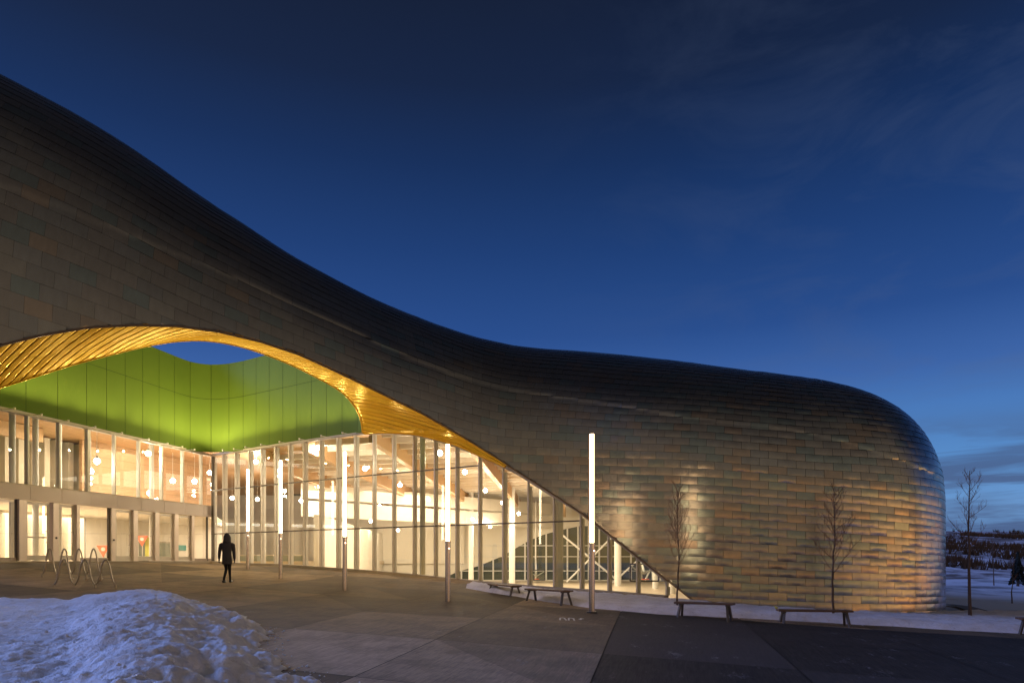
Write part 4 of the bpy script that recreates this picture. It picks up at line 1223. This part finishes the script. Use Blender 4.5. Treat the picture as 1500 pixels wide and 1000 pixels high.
# ------------------------------------------------------------------ person (seen from behind, walking to the doors)
def build_person():
    px, py = 332.5, 853; Y = 25.0; x, y, z = at(px, py, Y)
    t = empty('person', (x, y, z), math.radians(4)); tag(t, 'person walking towards the doors in a dark hooded jacket, seen from behind', 'person')
    me = bpy.data.meshes.new('body')
    V = []; E = []; Rd = []
    def v(p, r): V.append(p); Rd.append(r); return len(V)-1
    def e(a, b): E.append((a, b))
    pel = v((0, 0, .95), .13); sp = v((0, 0, 1.12), .125); ch = v((0, .01, 1.32), .145); nk = v((0, .02, 1.48), .058); hd0 = v((0, .035, 1.58), .075); hd = v((0, .03, 1.68), .085)
    e(pel, sp); e(sp, ch); e(ch, nk); e(nk, hd0); e(hd0, hd)
    nose = v((0, .125, 1.61), .016); e(hd0, nose)
    for sx, kn, an, toe in ((-1, (-.055, .10, .50), (-.055, -.17, .14), (-.06, -.08, .035)), (1, (.05, .12, .50), (.055, .17, .09), (.07, .32, .035))):
        hp = v((sx*.09, 0, .88), .095); k = v(kn, .06); a = v(an, .042); f = v(toe, .038)
        e(pel, hp); e(hp, k); e(k, a); e(a, f)
    for sx, el, wr in ((-1, (-.25, -.03, 1.14), (-.295, .04, .89)), (1, (.24, .02, 1.14), (.285, -.05, .89))):
        sh = v((sx*.20, 0, 1.40), .062); l = v(el, .046); w = v(wr, .032)
        e(ch, sh); e(sh, l); e(l, w)
        d = Vector(wr)-Vector(el); d.normalize()
        pm = v(tuple(Vector(wr)+d*.07), .030); e(w, pm)
        for q, ln in ((-.027, .075), (-.009, .09), (.009, .085), (.027, .065)):
            b1 = v(tuple(Vector(wr)+d*.10+Vector((0, q, 0))), .0095); b2 = v(tuple(Vector(wr)+d*(.10+ln*.5)+Vector((-sx*.008, q*1.1, 0))), .009); b3 = v(tuple(Vector(wr)+d*(.10+ln)+Vector((-sx*.028, q*1.1, 0))), .008)
            e(pm, b1); e(b1, b2); e(b2, b3)
        b1 = v(tuple(Vector(wr)+d*.05+Vector((-sx*.01, .045, 0))), .011); b2 = v(tuple(Vector(wr)+d*.09+Vector((-sx*.02, .058, 0))), .009); e(w, b1); e(b1, b2)
    me.from_pydata(V, E, []); o = bpy.data.objects.new('body', me); C.objects.link(o); o.parent = t
    me.materials.append(M['trousers'])
    md = o.modifiers.new('skin', 'SKIN')
    for i, sv in enumerate(me.skin_vertices[0].data): sv.radius = (Rd[i], Rd[i]); sv.use_root = (i == 0)
    s = o.modifiers.new('sub', 'SUBSURF'); s.levels = 1; s.render_levels = 1
    # jacket: lofted rings
    m = MB(); rows = []
    for zc, rx, ry, yo in ((.68, .172, .150, 0), (.70, .178, .156, 0), (.95, .166, .145, 0), (1.08, .155, .135, 0), (1.22, .178, .150, .0), (1.34, .198, .155, .0), (1.43, .185, .145, .01), (1.50, .12, .11, .02), (1.54, .10, .10, .03)):
        rows.append([(rx*math.cos(a)*(1+.03*math.sin(5*a+zc*9)), ry*math.sin(a)+yo, zc) for a in np.linspace(0, 2*PI, 25)])
    m.grid(np.array(rows), 0, True)
    for sx, el, wr in ((-1, (-.252, -.03, 1.14), (-.295, .04, .885)), (1, (.242, .02, 1.14), (.285, -.05, .885))):
        m.tube([(sx*.16, 0, 1.42), (sx*.215, 0, 1.38), tuple((Vector((sx*.22, 0, 1.36))+Vector(el))/2), el, tuple((Vector(el)+Vector(wr))/2), wr], [.06, .074, .068, .058, .052, .046], 12)
    jk = m.build('jacket', M['jacket'], t)
    # hood, pointed at the crown, open to the front
    m = MB(); rows = []
    for zc, r, yo in ((1.46, .135, .0), (1.52, .125, .01), (1.60, .120, .015), (1.68, .112, .015), (1.74, .085, .005), (1.79, .045, -.01), (1.815, .008, -.02)):
        rows.append([(r*math.sin(a)*.95, -r*math.cos(a)*1.05+yo, zc) for a in np.linspace(-2.35, 2.35, 21)])
    m.grid(np.array(rows), 0, True); hd_ = m.build('hood', M['jacket'], jk)
    so = hd_.modifiers.new('t', 'SOLIDIFY'); so.thickness = .015
    for sx, yo in ((-1, -.13), (1, .24)):
        m = MB(); zc = .05
        m.tube([(sx*.06, yo-.09, zc), (sx*.06, yo, zc), (sx*.065, yo+.10, zc-.005), (sx*.068, yo+.15, zc-.01)], [.045, .052, .045, .030], 10)
        m.build('shoe', M['dark_metal'], t)
build_person()

# ------------------------------------------------------------------ sky
w = bpy.data.worlds.new('World'); sc.world = w; w.use_nodes = True
t = NT.__new__(NT); t.t = w.node_tree; t.t.nodes.clear()
t.out = t.t.nodes.new('ShaderNodeOutputWorld')
tc = t.t.nodes.new('ShaderNodeTexCoord'); dirv = tc.outputs['Generated']
sep = t.t.nodes.new('ShaderNodeSeparateXYZ'); t.link(dirv, sep.inputs[0])
dx, dy, dz = sep.outputs
grad = t.ramp(dz, [(0, lin(100, 150, 205)), (.06, lin(104, 152, 206)), (.12, lin(86, 140, 200)), (.18, lin(72, 123, 188)), (.24, lin(56, 98, 166)), (.31, lin(35, 75, 140)), (.41, lin(23, 59, 116)), (.50, lin(15, 44, 90)), (.57, lin(15, 33, 66)), (.66, lin(14, 25, 48)), (1, lin(30, 30, 36))])
# thin high cirrus and low cloud bars
cir = t.noise(t.mapping(dirv, (2.2, 2.0, 6.0), (0, .5, .4)), 2.2, 6, .6, .6)
cirm = t.math('MULTIPLY', t.ramp(cir, [(.46, 0), (.74, 1)]), t.ramp(dx, [(.0, 0), (.5, 1)]))
sky1 = t.mix(t.math('MULTIPLY', cirm, .26), grad, lin(80, 96, 128))
bars = t.noise(t.mapping(dirv, (1.6, 1.6, 15.0)), 2.6, 5, .55, .3)
low = t.ramp(dz, [(.0, 1), (.115, .9), (.19, .0)])
barm = t.math('MULTIPLY', t.ramp(bars, [(.38, 0), (.52, 1)]), low)
sky2 = t.mix(t.math('MULTIPLY', barm, .8), sky1, lin(62, 78, 118))
# behind the camera: grey-brown town haze low down, twilight blue high on the left
back = t.ramp(t.math('MULTIPLY', dy, -1.0), [(-.0, 0), (.38, 1)])
haze = t.ramp(dz, [(0, (1.25, .70, .18, 1)), (.045, (.88, .50, .14, 1)), (.09, (.30, .245, .18, 1)), (.22, (.205, .174, .134, 1)), (.42, (.205, .172, .136, 1)), (.66, (.125, .107, .090, 1)), (1, (.040, .036, .036, 1))])
hz = t.mix(t.math('MULTIPLY', t.ramp(bars, [(.35, 0), (.65, 1)]), .25), haze, (.06, .052, .05, 1))
sky3 = t.mix(back, sky2, hz)
warm_el = t.ramp(dz, [(0, 1), (.045, .8), (.12, .0)])
az = t.math('ADD', t.math('MULTIPLY', dx, .87), t.math('MULTIPLY', dy, -.49))
warm_az = t.ramp(az, [(.45, 0), (.97, 1)])
wm = t.math('MULTIPLY', warm_el, warm_az)
glowc = t.n('ShaderNodeVectorMath'); glowc.operation = 'SCALE'; glowc.inputs[0].default_value = (1.9, .98, .32); t.link(wm, glowc.inputs['Scale'])
a1_ = t.n('ShaderNodeVectorMath'); a1_.operation = 'ADD'; t.link(sky3, a1_.inputs[0]); a1_.inputs[1].default_value = (0, 0, 0)
addv = t.n('ShaderNodeVectorMath'); addv.operation = 'ADD'; t.link(a1_.outputs[0], addv.inputs[0]); t.link(glowc.outputs[0], addv.inputs[1])
# physical sky, sun just under the horizon on the twilight side, adds its faint glow
ns = t.t.nodes.new('ShaderNodeTexSky'); ns.sky_type = 'NISHITA'; ns.sun_disc = False
ns.sun_elevation = math.radians(-2.0); ns.sun_rotation = math.radians(120)
nsc = t.n('ShaderNodeVectorMath'); nsc.operation = 'SCALE'; t.link(ns.outputs[0], nsc.inputs[0]); nsc.inputs['Scale'].default_value = .05
add2 = t.n('ShaderNodeVectorMath'); add2.operation = 'ADD'; t.link(addv.outputs[0], add2.inputs[0]); t.link(nsc.outputs[0], add2.inputs[1])
bg = t.t.nodes.new('ShaderNodeBackground'); t.link(add2.outputs[0], bg.inputs[0]); bg.inputs[1].default_value = 1.0
t.link(bg.outputs[0], t.out.inputs[0])

# last twilight from the left: a wide, weak, blue sun
sl = bpy.data.lights.new('twilight', 'SUN'); sl.energy = 2.9; sl.color = (.24, .38, 1.0); sl.angle = math.radians(26)
so_ = bpy.data.objects.new('twilight', sl); C.objects.link(so_)
so_.rotation_euler = Vector((.90, -.15, -.46)).to_track_quat('-Z', 'Y').to_euler(); so_.location = (-60, 10, 40)

# ------------------------------------------------------------------ camera and render settings
cam = bpy.data.cameras.new('camera'); co = bpy.data.objects.new('camera', cam); C.objects.link(co)
cam.sensor_width = 36; cam.lens = 24; cam.shift_y = .214; cam.clip_start = .1; cam.clip_end = 3000
co.location = (0, 0, 0); co.rotation_euler = (PI/2, 0, 0)
sc.camera = co
sc.view_settings.view_transform = 'Standard'; sc.view_settings.look = 'None'; sc.view_settings.exposure = 0; sc.view_settings.gamma = 1
sc.render.engine = 'CYCLES'
cy = sc.cycles
cy.use_denoising = True; cy.max_bounces = 7; cy.diffuse_bounces = 3; cy.glossy_bounces = 4; cy.transparent_max_bounces = 16; cy.transmission_bounces = 4
cy.sample_clamp_indirect = 4.0; cy.sample_clamp_direct = 0; cy.caustics_reflective = False; cy.caustics_refractive = False
